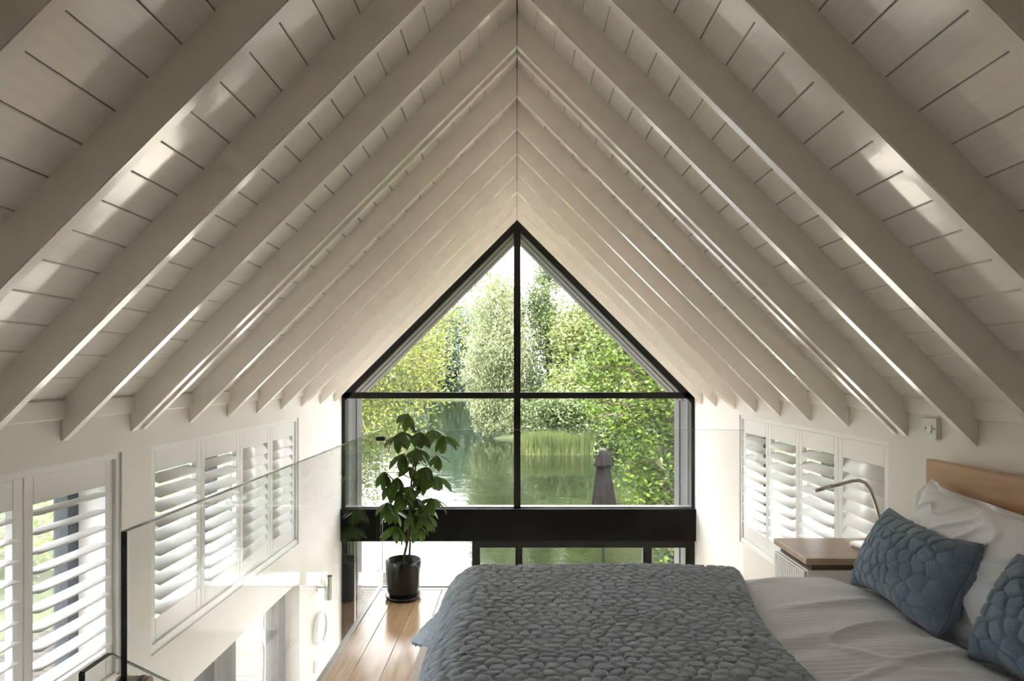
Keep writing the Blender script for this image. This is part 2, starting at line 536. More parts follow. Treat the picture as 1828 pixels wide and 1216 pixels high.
RT = 0.036
raf_me = []
for side, W in ((-1, WL), (1, WR)):
    g = 0.0015
    poly = [(side * g, RU), (side * g, RC + 0.004), (side * (W + 0.02), RC + 0.004 - W - 0.02), (side * (W - 0.0), RC - W - 0.02), (side * W, RU - W)]
    m2 = MB().prism(poly, 'y', 0, RT, 0.0028)
    raf_me.append(m2.mesh('rafter', M['rafter'], True))
raf_y = [-1.85, -1.44, -1.03, -0.62, -0.20, 0.21, 0.625, 1.037, 1.447, 1.857, 2.243, 2.647, 2.722, 3.115, 3.525,
         3.925, 4.327, 4.737, 4.779, 5.19, 5.59]
for me in raf_me:
    for p in me.polygons: p.use_smooth = False
for y in raf_y:
    for me in raf_me:
        link('rafter', me, ceiling, Matrix.Translation((0, y, 0)))

# ------------------------------------------------------------------ gable window with beam and lower glazing
w1 = setp(empty('window_1', (0, YW, 0)), 'tall black framed gable window split by a cross of mullion and transom', kind='structure')
def fr(mb, name, mat, parent, off=(0, YW, 0)):
    for i, v in enumerate(mb.v): mb.v[i] = (v[0] - off[0], v[1] - off[1], v[2] - off[2])
    return mb.build(name, mat, parent)
Y0, Y1 = YW - 0.035, YW + 0.035
zt0, zt1 = EYE - 0.205, EYE - 0.150       # transom
fr(MB().box(-WL, WR, Y0, Y1, zt0, zt1, 0.003), 'transom', M['black'], w1)
fr(MB().box(-0.029, 0.031, Y0 - 0.004, Y1 + 0.004, 0.29, EYE + 1.36, 0.003), 'mullion', M['black'], w1)
apx = EYE + 1.47
for sx, W in ((-1, WL), (1, WR)):
    t = 0.165
    fr(MB().prism([(0, apx), (sx * W, apx - W), (sx * W, apx - W - t), (0, apx - t)], 'y', Y0, Y1, 0.003), 'sloping_rail', M['black'], w1)
    fr(MB().box(min(sx * W, sx * (W - 0.028)), max(sx * W, sx * (W - 0.028)), Y0 - 0.006, Y1, GZ, zt0 + 0.01, 0.003), 'jamb', M['black'], w1)
fr(MB().box(-WL, WR, YW - 0.09, YW + 0.09, 0.005, 0.29, 0.004), 'beam', M['beam'], w1)
fr(MB().box(-WL, WR, YW - 0.03, YW + 0.05, 0.29, 0.30, 0.002), 'sill', M['shoe'], w1)
fr(MB().box(-0.40, WR, Y0, Y1, -0.065, 0.006, 0.003), 'lower_rail', M['black'], w1)
for a, b in ((-0.40, -0.33), (-0.015, 0.048), (1.122, 1.20), (1.50, WR)):
    fr(MB().box(a, b, Y0, Y1, GZ, -0.06, 0.003), 'lower_mullion', M['black'], w1)
fr(MB().box(-WL, -1.45, Y0, Y1, GZ, 0.006, 0.003), 'lower_mullion', M['black'], w1)
# panes
def pane(poly, mat='glass', off=(0, YW, 0)):
    fr(MB().prism(poly, 'y', YW - 0.006, YW + 0.006), 'pane', M[mat], w1)
ia = apx - 0.16
pane([(-0.028, zt1), (-0.028, ia - 0.03), (-(ia - zt1), zt1)])
pane([(0.030, zt1), (0.030, ia - 0.03), ((ia - zt1), zt1)])
pane([(-WL + 0.02, 0.30), (-0.028, 0.30), (-0.028, zt0), (-WL + 0.02, zt0)])
pane([(0.030, 0.30), (WR - 0.02, 0.30), (WR - 0.02, zt0), (0.030, zt0)])
for a, b in ((-0.33, -0.015), (0.048, 1.122), (1.20, 1.50)):
    pane([(a, GZ), (b, GZ), (b, -0.06), (a, -0.06)])
# outer reveal: stepped cladding strips on both sides and along the slopes
steps = [(5.905, 6.04, 'hoodd', 0.0), (6.04, 6.19, 'hoodl', 0.006), (6.19, 6.35, 'hoodd', 0.0), (6.35, 6.55, 'hoodl', 0.010)]
for sx, W in ((-1, WL), (1, WR)):
    for a, b, mk, dx in steps:
        x0, x1 = sx * (W - dx), sx * (W + 0.10)
        fr(MB().box(min(x0, x1), max(x0, x1), a, b - 0.004, GZ, EYE - 0.03, 0.002), 'reveal_strip', M[mk], w1)
    for a, b, mk, dx in ((5.905, 6.20, 'hoodd', 0.0), (6.20, 6.40, 'hoodd', 0.012), (6.40, 6.56, 'hoodl', 0.02)):
        tp = apx - 0.125 - dx
        fr(MB().prism([(0, tp), (sx * W, tp - W), (sx * W, tp - W + 0.17), (0, tp + 0.17)], 'y', a, b - 0.004, 0.002), 'reveal_strip', M[mk], w1)

# ------------------------------------------------------------------ lower floor, loft floor
lower = MB().box(-WL - WT, WR + WT, YB, YW, GZ - 0.1, GZ).build('floor_lower', M['stone'])
setp(lower, 'pale stone floor of the lower storey', kind='structure')
mb = MB().box(LOFT_X, WR, YB, LOFT_Y, -0.24, -0.022)
floor = setp(mb.build('floor', M['trim']), 'oak plank loft floor beside the bed', kind='structure')
edges_x = [LOFT_X, -0.815, -0.665, -0.515, -0.365, -0.215, -0.065, 0.085, 0.235, 0.385, 0.535, 0.685, 0.835, 0.985, 1.135, 1.285, 1.435, WR]
for i in range(len(edges_x) - 1):
    MB().box(edges_x[i] + 0.0012, edges_x[i + 1] - 0.0012, YB, LOFT_Y - 0.07, -0.022, 0.0, 0.0012).build('floor_board', M['oak'], floor)
MB().box(LOFT_X, WR, LOFT_Y - 0.068, LOFT_Y, -0.022, 0.001, 0.001).build('edge_strip', M['shoe'], floor)

# ------------------------------------------------------------------ windows behind shutters and the shutters
def side_window(name, label, xo, sgn, o):
    """outer frame + glass at the outer wall face, inner shutter frame and sill; sgn = +1 points into the room"""
    y0, y1, z0, z1 = o
    w = setp(empty(name, (xo, (y0 + y1) / 2, z0)), label, kind='structure')
    off = (xo, (y0 + y1) / 2, z0)
    xa, xb = sorted((xo + sgn * 0.02, xo + sgn * 0.08))
    t = 0.06
    ym = (y0 + y1) / 2
    for (a, b, c, d, nm) in ((y0, y1, z0, z0 + t, 'frame_rail'), (y0, y1, z1 - t, z1, 'frame_rail'), (y0, y0 + t, z0 + t, z1 - t, 'frame_stile'),
                             (y1 - t, y1, z0 + t, z1 - t, 'frame_stile'), (ym - 0.05, ym + 0.05, z0 + t, z1 - t, 'frame_mullion')):
        fr(MB().box(xa, xb, a, b, c, d, 0.003), nm, M['winframe'], w, off)
    for a, b in ((y0 + t, ym - 0.05), (ym + 0.05, y1 - t)):
        fr(MB().box((xa + xb) / 2 - 0.004, (xa + xb) / 2 + 0.004, a, b, z0 + t, z1 - t), 'pane', M['glass'], w, off)
    return w
XS_L, XS_R = -WL - 0.034, WR + 0.034
w2 = side_window('window_2', 'left window with four shutters nearer the gable', -WL - WT, 1, WA)
w3 = side_window('window_3', 'left window with shutters nearest the camera', -WL - WT, 1, WB)
w4 = side_window('window_4', 'right window with four shutters beyond the nightstand', WR + WT, -1, WC)

def shutter_lining(w, x, o):
    y0, y1, z0, z1 = o
    off = tuple(w.location)
    f = 0.024
    for (a, b, c, d) in ((y0, y1, z0, z0 + f + 0.012), (y0, y1, z1 - f, z1), (y0, y0 + f, z0 + f, z1 - f), (y1 - f, y1, z0 + f, z1 - f)):
        fr(MB().box(x - 0.026, x + 0.026, a, b, c, d, 0.002), 'lining', M['shutter'], w, off)
shutter_lining(w2, XS_L, WA)
shutter_lining(w3, XS_L, WB)
shutter_lining(w4, XS_R, WC)

def louver_mesh(length, width=0.078, th=0.0105, n=14):
    mb = MB()
    vs = []
    for y in (-length / 2, length / 2):
        for i in range(n):
            a = 2 * math.pi * i / n
            c, s = math.cos(a), math.sin(a)
            vs.append((width / 2 * math.copysign(abs(c) ** 0.8, c), y, th / 2 * s))
    fs = [tuple(range(n))[::-1], tuple(range(n, 2 * n))] + [(i, (i + 1) % n, (i + 1) % n + n, i + n) for i in range(n)]
    mb.add(vs, fs)
    me = mb.mesh('louver', M['shutter'], True)
    return me
LOUV = {}
def shutter(label, group, x, y0, y1, z0, z1, room, tilt, nl=10, stile=0.042, top=0.095, bot=0.10):
    off = (x, (y0 + y1) / 2, z0)
    t = setp(empty('louvred_shutter', off), label, 'shutter', group)
    g = 0.0015
    a, b = y0 + g, y1 - g
    h = 0.0135
    fr(MB().box(x - h, x + h, a, a + stile, z0, z1, 0.0025), 'stile', M['shutter'], t, off)
    fr(MB().box(x - h, x + h, b - stile, b, z0, z1, 0.0025), 'stile', M['shutter'], t, off)
    fr(MB().box(x - h, x + h, a + stile, b - stile, z1 - top, z1, 0.0025), 'top_rail', M['shutter'], t, off)
    fr(MB().box(x - h, x + h, a + stile, b - stile, z0, z0 + bot, 0.0025), 'bottom_rail', M['shutter'], t, off)
    ln = round(b - a - 2 * stile - 0.004, 4)
    if ln not in LOUV: LOUV[ln] = louver_mesh(ln)
    sp = (z1 - top - z0 - bot) / nl
    for i in range(nl):
        z = bot + sp * (i + 0.5)
        ang = math.radians(tilt + rnd.uniform(-1.5, 1.5)) * room   # positive: room-side edge tips down
        link('louver', LOUV[ln], t, Matrix.Translation((0, 0, z)) @ Matrix.Rotation(ang, 4, 'Y'))
    return t
def shutters(x, o, room, tilts, labels, group):
    y0, y1, z0, z1 = o[0] + 0.025, o[1] - 0.025, o[2] + 0.038, o[3] - 0.026
    n = len(tilts)
    for i in range(n):
        shutter(labels[i], group, x, y0 + (y1 - y0) * i / n, y0 + (y1 - y0) * (i + 1) / n, z0, z1, room, tilts[i])
shutters(XS_L, WA, 1, (23, 21, 66, 66),
         ('white louvred shutter with half-open slats, left wall, first beyond the wall pier',
          'white louvred shutter with half-open slats, left wall, second beyond the wall pier',
          'white louvred shutter with closed slats, left wall, beside the half-open ones',
          'white louvred shutter with closed slats, left wall, nearest the gable window'), 'shutters of the left window by the gable')
shutters(XS_L, WB, 1, (-2, -2, -2, -1),
         ('white louvred shutter with level slats, left wall, mostly out of view nearest the camera',
          'white louvred shutter with level slats, left wall, second from the camera',
          'white louvred shutter with level slats, cut by the left picture edge',
          'wide-open white louvred shutter beside the pier and the glass panel end'), 'shutters of the left window by the camera')
shutters(XS_R, WC, -1, (68, 26, 24, 16),
         ('white louvred shutter with closed slats behind the reading lamp',
          'white louvred shutter with open slats beside the closed one, right wall',
          'white louvred shutter with open slats, right wall, second from the gable',
          'white louvred shutter with level slats, right wall, nearest the gable window'), 'shutters of the right window')

# ------------------------------------------------------------------ lower doorway on the left
d1 = setp(empty('door_1', (-WL - WT / 2, 3.3, GZ)), 'dark timber framed glazed doorway below the left window', kind='structure')
off = (-WL - WT / 2, 3.3, GZ)
fr(MB().box(-WL - 0.20, -WL - 0.06, 3.50, 3.78, GZ, 0.0, 0.004), 'post', M['timber'], d1, off)
fr(MB().box(-WL - 0.20, -WL - 0.10, 4.58, 4.70, GZ, 0.0, 0.004), 'post', M['timber'], d1, off)
fr(MB().box(-WL - 0.20, -WL - 0.10, 1.9, 4.58, -0.05, 0.0, 0.003), 'head', M['hoodl'], d1, off)
fr(MB().box(-WL - 0.14, -WL - 0.13, 3.78, 4.58, GZ, -0.05), 'pane', M['glass'], d1, off)
fr(MB().box(-WL - 0.14, -WL - 0.13, 1.9, 3.50, GZ, -0.05), 'pane', M['glass'], d1, off)

# ------------------------------------------------------------------ glass balustrades
GT = 0.012
gz = EYE - 0.398 * 0.95       # top of the glass
def tag_thing(name, label, cat, loc, group=None):
    return setp(empty(name, loc), label, cat, group)
gy0 = 1.586
off = (LOFT_X, 3.0, 0)
bal = tag_thing('glass_balustrade', 'long clear glass balustrade along the open left edge of the loft', 'balustrade', off)
fr(MB().box(LOFT_X - GT / 2, LOFT_X + GT / 2, gy0, LOFT_Y + 0.006, 0.0, gz), 'glass_panel', M['bglass'], bal, off)
fr(MB().box(LOFT_X - GT / 2 - 0.0006, LOFT_X + GT / 2 + 0.0006, gy0 - 0.003, gy0, 0.0, gz), 'end_edge', M['edge'], bal, off)
fr(MB().box(LOFT_X - GT / 2 - 0.0006, LOFT_X + GT / 2 + 0.0006, gy0, LOFT_Y + 0.006, gz, gz + 0.002), 'top_edge', M['ledge'], bal, off)
fr(MB().box(LOFT_X - 0.016, LOFT_X + 0.016, gy0, LOFT_Y + 0.014, -0.09, 0.006, 0.002), 'base_channel', M['shoe'], bal, off)
off = (0.3, LOFT_Y, 0)
bal2 = tag_thing('glass_balustrade', 'clear glass balustrade across the end of the loft behind the bed and plant', 'balustrade', off)
fr(MB().box(LOFT_X + GT, WR - 0.004, LOFT_Y - GT / 2, LOFT_Y + GT / 2, 0.0, gz), 'glass_panel', M['bglass'], bal2, off)
fr(MB().box(LOFT_X + GT, WR - 0.004, LOFT_Y - GT / 2, LOFT_Y + GT / 2, gz, gz + 0.0015), 'top_edge', M['ledge'], bal2, off)
fr(MB().box(LOFT_X + GT, LOFT_X + GT + 0.002, LOFT_Y - GT / 2 - 0.0006, LOFT_Y + GT / 2 + 0.0006, 0, gz), 'end_edge', M['ledge'], bal2, off)
fr(MB().box(LOFT_X + 0.018, WR - 0.004, LOFT_Y - 0.012, LOFT_Y + 0.016, -0.09, 0.006, 0.002), 'base_channel', M['shoe'], bal2, off)
cl = MB().box(LOFT_X - 0.03, LOFT_X + 0.035, LOFT_Y - 0.028, LOFT_Y + 0.026, gz - 0.075, gz - 0.045, 0.004)
o = fr(cl, 'corner_clamp', M['rubber'], bal2, off)
# stair glass, one pane with a raked top, just outside the loft glass
sxg = -0.995
off = (sxg, 1.6, 0)
st = tag_thing('stair_glass', 'raked stair glass panel at bottom left with a dark cut edge', 'balustrade', off)
pts = [(1.50, -0.9), (1.50, 0.79), (1.60, 0.79), (3.0, -0.22), (3.0, -1.4)]
fr(MB().prism(pts, 'x', sxg - 0.006, sxg + 0.006), 'glass_panel', M['bglass'], st, off)
fr(MB().box(sxg - 0.0066, sxg + 0.0066, 1.497, 1.50, -0.9, 0.79), 'end_edge', M['edge'], st, off)
tdir = math.hypot(1.4, 1.01)
ed = MB().prism([(1.50, 0.79), (1.60, 0.79), (3.0, -0.22), (3.0, -0.2177), (1.601, 0.792), (1.50, 0.792)], 'x', sxg - 0.0066, sxg + 0.0066)
fr(ed, 'top_edge', M['edge'], st, off)
ly, lz = 1.70, EYE - 0.80
off = (sxg, ly, lz)
sb = tag_thing('standoff_fixing', 'bronze cylinder fixing with black rings clamping the stair glass', 'fixing', off)
fr(MB().lathe([(0.0, -0.042), (0.018, -0.042), (0.020, -0.039), (0.020, 0.039), (0.018, 0.042), (0, 0.042)], 28, off, 'x'), 'barrel', M['bronze'], sb, off)
for dx in (-0.026, 0.024):
    fr(MB().lathe([(0.0205, -0.005), (0.0218, -0.004), (0.0218, 0.004), (0.0205, 0.005)], 28, (off[0] + dx, ly, lz), 'x'), 'ring', M['rubber'], sb, off)

# ------------------------------------------------------------------ bed
off = (0.63, 1.75, 0.012)
bed = tag_thing('bed', 'double bed with a plain beech headboard against the right wall', 'bed', off)
fr(MB().box(1.505, 1.54, 0.90, 2.415, 0.10, 1.163, 0.004), 'headboard', M['beech'], bed, off)
fr(MB().box(-0.16, 1.505, 0.98, 2.40, 0.16, 0.34, 0.01), 'base', M['beech'], bed, off)
fr(MB().box(-0.15, 1.50, 0.99, 2.39, 0.34, 0.62, 0.05), 'mattress', M['mattress'], bed, off)
for x in (-0.10, 1.42):
    for y in (1.05, 2.30):
        fr(MB().box(x, x + 0.06, y, y + 0.06, 0.012, 0.16, 0.004), 'leg', M['beech'], bed, off)

def vnoise(x, y, seed, scale):
    """smooth value noise"""
    r = np.random.default_rng(seed)
    tab = r.random((64, 64))
    X, Y = x * scale + 100.0, y * scale + 100.0
    xi, yi = np.floor(X).astype(int), np.floor(Y).astype(int)
    fx, fy = X - xi, Y - yi
    fx, fy = fx * fx * (3 - 2 * fx), fy * fy * (3 - 2 * fy)
    a = tab[xi % 64, yi % 64]; b = tab[(xi + 1) % 64, yi % 64]
    c = tab[xi % 64, (yi + 1) % 64]; d = tab[(xi + 1) % 64, (yi + 1) % 64]
    return (a * (1 - fx) + b * fx) * (1 - fy) + (c * (1 - fx) + d * fx) * fy

def puffs(u, v, pu, pv, seed, jit=0.33):
    """rounded quilted pebbles: distance between the two nearest seeds of a jittered brick lattice, 0..1"""
    r = np.random.default_rng(seed)
    T = r.uniform(-jit, jit, (128, 128, 2))
    gu, gv = u / pu, v / pv
    jv = np.floor(gv).astype(int)
    F1 = np.full(u.shape, 9.0); F2 = np.full(u.shape, 9.0)
    for dv in (-2, -1, 0, 1, 2):
        row = jv + dv
        sh = 0.5 * (row % 2)
        iu = np.floor(gu - sh).astype(int)
        for du in (-1, 0, 1, 2):
            c = iu + du
            t = T[c % 128, row % 128]
            d = np.hypot(gu - (c + sh + t[..., 0]), gv - (row + 0.5 + t[..., 1]))
            n1 = np.minimum(F1, d)
            F2 = np.minimum(F2, np.maximum(F1, d))
            F1 = n1
    e = np.clip((F2 - F1) / 0.40, 0, 1)
    return np.sqrt(1 - (1 - e) ** 2)

def drape(a, b, xi0, yi1, yi0, r, zt, flare=0.3):
    """cloth coordinates to room points over the bed's foot (low x) and both sides; returns P, normal"""
    dx = np.minimum(a - xi0, 0.0)
    dy = np.where(b > yi1, b - yi1, np.where(b < yi0, b - yi0, 0.0))
    dist = np.hypot(dx, dy)
    safe = np.maximum(dist, 1e-9)
    ux, uy = dx / safe, dy / safe
    th = np.minimum(dist / r, math.pi / 2)
    hang = np.maximum(dist - r * math.pi / 2, 0)
    corner = 2 * np.abs(ux * uy)
    outw = r * np.sin(th) + hang * (0.06 + flare * corner)
    drop = r * (1 - np.cos(th)) + hang * (1 - 0.12 * corner)
    P = np.stack([np.maximum(a, xi0) + ux * outw, np.clip(b, yi0, yi1) + uy * outw, zt - drop], -1)
    Nn = np.stack([ux * np.sin(th), uy * np.sin(th), np.cos(th)], -1)
    return P, Nn

def cloth_obj(name, P, nu, nv, mat, thick=None):
    me = np_mesh(name, P.reshape(-1, 3), grid_faces(nu, nv), mat)
    o = link(name, me)
    if thick:
        md = o.modifiers.new('thickness', 'SOLIDIFY')
        md.thickness = thick
        md.offset = -1
    return o

# white duvet cover
na, nbv = 230, 220
A, B = np.meshgrid(np.linspace(-0.36, 1.47, na), np.linspace(0.72, 2.66, nbv), indexing='ij')
P, NN = drape(A, B, -0.12, 2.385, 1.05, 0.10, 0.712)
w = 0.010 * (vnoise(A, B, 3, 3.0) - 0.5) + 0.012 * (vnoise(A * 0.5 + B * 0.2, B * 3 - A * 0.8, 4, 5.0) - 0.5)
rid = np.abs(vnoise(A * 0.6 + 0.5 * B, B * 2.2 - A, 9, 4.5) - 0.5)
w += 0.010 * np.clip(1 - rid * 9, 0, 1) * np.clip((A - 0.7) / 0.3, 0, 1)
w -= 0.055 * np.clip((A - 1.12) / 0.30, 0, 1) ** 2 * (3 - 2 * np.clip((A - 1.12) / 0.30, 0, 1))
w += 0.012 * np.exp(-((A - 1.02) / 0.2) ** 2)
P = P + NN * w[..., None]
duvet = setp(cloth_obj('duvet', P, na, nbv, M['sheet'], 0.02), 'white cotton duvet with soft creases spread over the bed', 'duvet')

# quilt
pitch = 0.0047
ua = np.arange(-0.46, 0.86, pitch); ub = np.arange(1.0, 2.72, pitch)
na, nbv = len(ua), len(ub)
A, B = np.meshgrid(ua, ub, indexing='ij')
edge = 0.700 + 0.10 * np.clip((B - 1.5) / 0.9, 0, 1) + 0.022 * np.sin(B * 5.5 + 0.6)
A = -0.46 + (A + 0.46) * (edge + 0.46) / (ua[-1] + 0.46)
P, NN = drape(A, B, -0.122, 2.425, 0.9, 0.105, 0.722, 0.9)
wu = A + 0.02 * (vnoise(A, B, 21, 6) - 0.5); wv = B + 0.03 * (vnoise(A, B, 22, 6) - 0.5)
pf = puffs(wu, wv, 0.043, 0.033, 5, 0.38)
e_in = np.clip((edge - A) / 0.03, 0, 1)
rise = 0.020 * np.sqrt(1 - (1 - e_in) ** 2)
w = rise + 0.0185 * pf + 0.028 * (vnoise(A, B, 31, 2.2) - 0.5) * np.clip((edge - A) / 0.2, 0, 1)
w += 0.0030 * (vnoise(A, B * 4.0, 33, 30) - 0.5)
hangf = np.clip((0.68 - P[..., 2]) / 0.2, 0, 1)
w += hangf * 0.020 * np.sin(B * 17 + 2 * vnoise(A, B, 41, 3)) * (P[..., 0] < -0.1)
P = P + NN * w[..., None]
quilt = setp(cloth_obj('quilt', P, na, nbv, M['quilt'], 0.012), 'grey-blue pebble-quilted bedspread covering the foot of the bed', 'bedspread')

def pillow_mesh(name, w, h, T, nu, nv, mat, puff=None, seed=1, wrinkle=0.0, sag=0.0, flange=0.0):
    Vs, Qs = [], []
    u = np.linspace(-1, 1, nu); v = np.linspace(-1, 1, nv)
    u = np.sign(u) * (1 - (1 - np.abs(u)) ** 1.35); v = np.sign(v) * (1 - (1 - np.abs(v)) ** 1.35)
    U, Vv = np.meshgrid(u, v, indexing='ij')
    X = U * w / 2 * (1 - 0.06 * (1 - Vv ** 2) * U ** 2)
    Y = Vv * h / 2 * (1 - 0.08 * (1 - U ** 2) * Vv ** 2)
    X = X + 0.012 * (vnoise(U, Vv, seed + 5, 2) - 0.5) * 2
    Y = Y + 0.012 * (vnoise(U, Vv, seed + 6, 2) - 0.5) * 2
    fl = 1.0 - flange
    uu, vv = np.clip(np.abs(U) / fl, 0, 1), np.clip(np.abs(Vv) / fl, 0, 1)
    prof = ((1 - uu ** 2.4) * (1 - vv ** 2.4)) ** 0.5
    mid = sag * np.sin(U * 2.0 + seed) * (1 - Vv ** 2) + 0.02 * (vnoise(U, Vv, seed + 8, 1.5) - 0.5)
    if flange:
        mid = mid + 0.02 * (np.maximum(np.abs(U), np.abs(Vv)) > fl) * np.sin(9 * U + 7 * Vv)
    k = 0
    for sgn in (1, -1):
        z = prof * T / 2
        if puff:
            z = z + puff[2] * puffs(X + 0.2 * sgn, Y, puff[0], puff[1], seed + sgn) * np.clip(prof * 2.2, 0, 1)
        if wrinkle:
            rr = np.abs(vnoise(X * 1.0 + Y * 0.8, Y * 1.6 - X * 0.9, seed + 3 + sgn, 11) - 0.5)
            z = z + wrinkle * np.clip(1 - rr * 5, 0, 1) * np.clip(prof * 2, 0.25, 1) + wrinkle * 1.6 * (vnoise(X, Y, seed + 13 + sgn, 7) - 0.5) * prof
        Z = mid + sgn * z + sgn * 0.0015
        Vs.append(np.stack([X, Y, Z], -1).reshape(-1, 3))
        q = grid_faces(nu, nv) + k
        Qs.append(q if sgn > 0 else q[:, ::-1])
        k += nu * nv
    idx = np.arange(nu * nv).reshape(nu, nv)
    rim = np.concatenate([idx[:, 0], idx[-1, 1:], idx[-2::-1, -1], idx[0, -2::-1]])
    a, b = rim[:-1], rim[1:]
    Qs.append(np.stack([a, b, b + nu * nv, a + nu * nv], 1))
    return np_mesh(name, np.concatenate(Vs), np.concatenate(Qs), mat)

def frame_mat(c, xa, ya):
    xa = Vector(xa).normalized(); ya = Vector(ya)
    ya = (ya - xa * ya.dot(xa)).normalized()
    za = xa.cross(ya)
    return Matrix(((xa.x, ya.x, za.x, c[0]), (xa.y, ya.y, za.y, c[1]), (xa.z, ya.z, za.z, c[2]), (0, 0, 0, 1)))

cme = pillow_mesh('cushion', 0.57, 0.31, 0.15, 190, 110, M['cushion'], (0.060, 0.046, 0.014), 3)
c1 = link('cushion', cme, None, frame_mat((1.300, 2.17, 0.838), (-0.09, -1, 0.015), (0.42, 0.0, 0.86)))
setp(c1, 'slate-blue pebble-quilted cushion leaning fully in view against the white pillow', 'cushion', 'quilted cushions')
cme2 = pillow_mesh('cushion', 0.57, 0.31, 0.15, 190, 110, M['cushion'], (0.060, 0.046, 0.014), 9)
c2 = link('cushion', cme2, None, frame_mat((1.335, 1.545, 0.830), (0.05, -1, -0.02), (0.42, -0.05, 0.86)))
setp(c2, 'slate-blue pebble-quilted cushion cut off by the right picture edge', 'cushion', 'quilted cushions')
pme = pillow_mesh('pillow', 0.66, 0.45, 0.17, 120, 90, M['pillow'], None, 4, 0.012, 0.015, 0.07)
p1 = link('pillow', pme, None, frame_mat((1.40, 2.02, 0.875), (0.0, -1, -0.05), (0.28, 0.05, 0.94)))
setp(p1, 'white creased pillow propped against the beech headboard', 'pillow', 'white pillows')
pme2 = pillow_mesh('pillow', 0.70, 0.50, 0.17, 120, 90, M['pillow'], None, 14, 0.012, 0.015, 0.07)
p2 = link('pillow', pme2, None, frame_mat((1.41, 1.30, 0.885), (0.03, -1, 0.0), (0.26, 0.0, 0.95)))
setp(p2, 'white pillow behind the cushion at the right picture edge', 'pillow', 'white pillows')

# rug
rug = MB().box(-0.52, 1.25, 0.9, 3.75, 0.0005, 0.012, 0.004).build('rug', M['rug'])
setp(rug, 'oatmeal woven rug showing beside the foot of the bed', 'rug')

# ------------------------------------------------------------------ nightstand and lamp
off = (1.37, 2.79, 0)
ns = tag_thing('nightstand', 'beech-topped white nightstand between the bed and the shuttered window', 'nightstand', off)
nx0, nx1, ny0, ny1, nzt = 1.160, WR - 0.005, 2.63, 2.965, 0.735
fr(MB().box(nx0, nx1, ny0, ny1, nzt - 0.026, nzt, 0.002), 'top', M['beechy'], ns, off)
fr(MB().box(nx0 + 0.03, nx1 - 0.01, ny0 + 0.02, ny1 - 0.01, nzt - 0.052, nzt - 0.026), 'recess', M['darkgap'], ns, off)
fr(MB().box(nx0 + 0.012, nx1, ny0 + 0.015, ny1, 0.02, nzt - 0.052, 0.003), 'body', M['white'], ns, off)
dr = fr(MB().box(nx0 + 0.0, nx0 + 0.012, ny0 + 0.02, ny1 - 0.005, 0.42, nzt - 0.056, 0.002), 'drawer', M['white'], ns, off)
fr(MB().box(nx0 - 0.012, nx0, 2.75, 2.84, 0.55, 0.562, 0.002), 'handle', M['chrome'], dr, off)
for i in range(14):
    yy = ny0 + 0.03 + i * 0.021
    fr(MB().box(nx0 - 0.0015, nx0 + 0.001, yy, yy + 0.015, 0.43, nzt - 0.062), 'rib', M['white'], dr, off)
for x in (nx0 + 0.02, nx1 - 0.05):
    for y in (ny0 + 0.03, ny1 - 0.06):
        fr(MB().box(x, x + 0.03, y, y + 0.03, 0.0, 0.02), 'foot', M['white'], ns, off)

lb = Vector((1.50, 2.80, nzt))
lamp = tag_thing('reading_lamp', 'slim nickel gooseneck reading lamp arching over the nightstand', 'lamp', lb[:])
fr(MB().lathe([(0.0, 0), (0.070, 0), (0.073, 0.003), (0.073, 0.009), (0.069, 0.012), (0.0, 0.013)], 36, lb), 'base', M['chrome'], lamp, lb[:])
pth = []
for t in np.linspace(0, 1, 8): pth.append((1.50 + 0.05 * math.sin(t * 1.5), 2.80, nzt + 0.012 + t * 0.10))
bez = [Vector((1.548, 2.80, 0.86)), Vector((1.53, 2.80, 0.93)), Vector((1.50, 2.80, 1.035)), Vector((1.452, 2.80, 1.024))]
ctrl = [Vector((1.55, 2.80, 0.85)), Vector((1.545, 2.80, 0.88)), Vector((1.53, 2.80, 0.93)), Vector((1.51, 2.80, 0.985)), Vector((1.488, 2.80, 1.012)), Vector((1.46, 2.80, 1.022)),
        Vector((1.43, 2.80, 1.019)), Vector((1.39, 2.80, 1.008)), Vector((1.34, 2.80, 0.995))]
neck = [Vector(p) for p in pth[:-1]] + ctrl
fr(MB().tube(neck, 0.0075, 12), 'gooseneck', M['chrome'], lamp, lb[:]).data.shade_smooth()
fr(MB().tube([(1.35, 2.80, 0.998), (1.30, 2.80, 0.985), (1.272, 2.80, 0.978)], [0.0085, 0.0085, 0.0085], 14), 'lamp_head', M['chrome'], lamp, lb[:]).data.shade_smooth()

# ------------------------------------------------------------------ wall switch, rafter rings
off = (WR, 2.478, EYE - 0.20)
sw = tag_thing('light_switch', 'square white light switch on the right wall above the headboard end', 'light switch', off)
fr(MB().box(WR - 0.014, WR, 2.440, 2.516, EYE - 0.240, EYE - 0.160, 0.003), 'back_box', M['plastic'], sw, off)
fr(MB().box(WR - 0.019, WR - 0.014, 2.441, 2.515, EYE - 0.239, EYE - 0.161, 0.002), 'plate', M['plastic'], sw, off)
fr(MB().prism([(WR - 0.019, EYE - 0.216), (WR - 0.019, EYE - 0.184), (WR - 0.0205, EYE - 0.184), (WR - 0.026, EYE - 0.216)], 'y', 2.466, 2.490, 0.0008), 'rocker', M['plastic'], sw, off)
for y in (2.452, 2.504):
    fr(MB().lathe([(0.0, -0.0195), (0.0035, -0.0195), (0.0035, -0.018)], 12, (WR, y, EYE - 0.2), 'x'), 'screw', M['rubber'], sw, off)

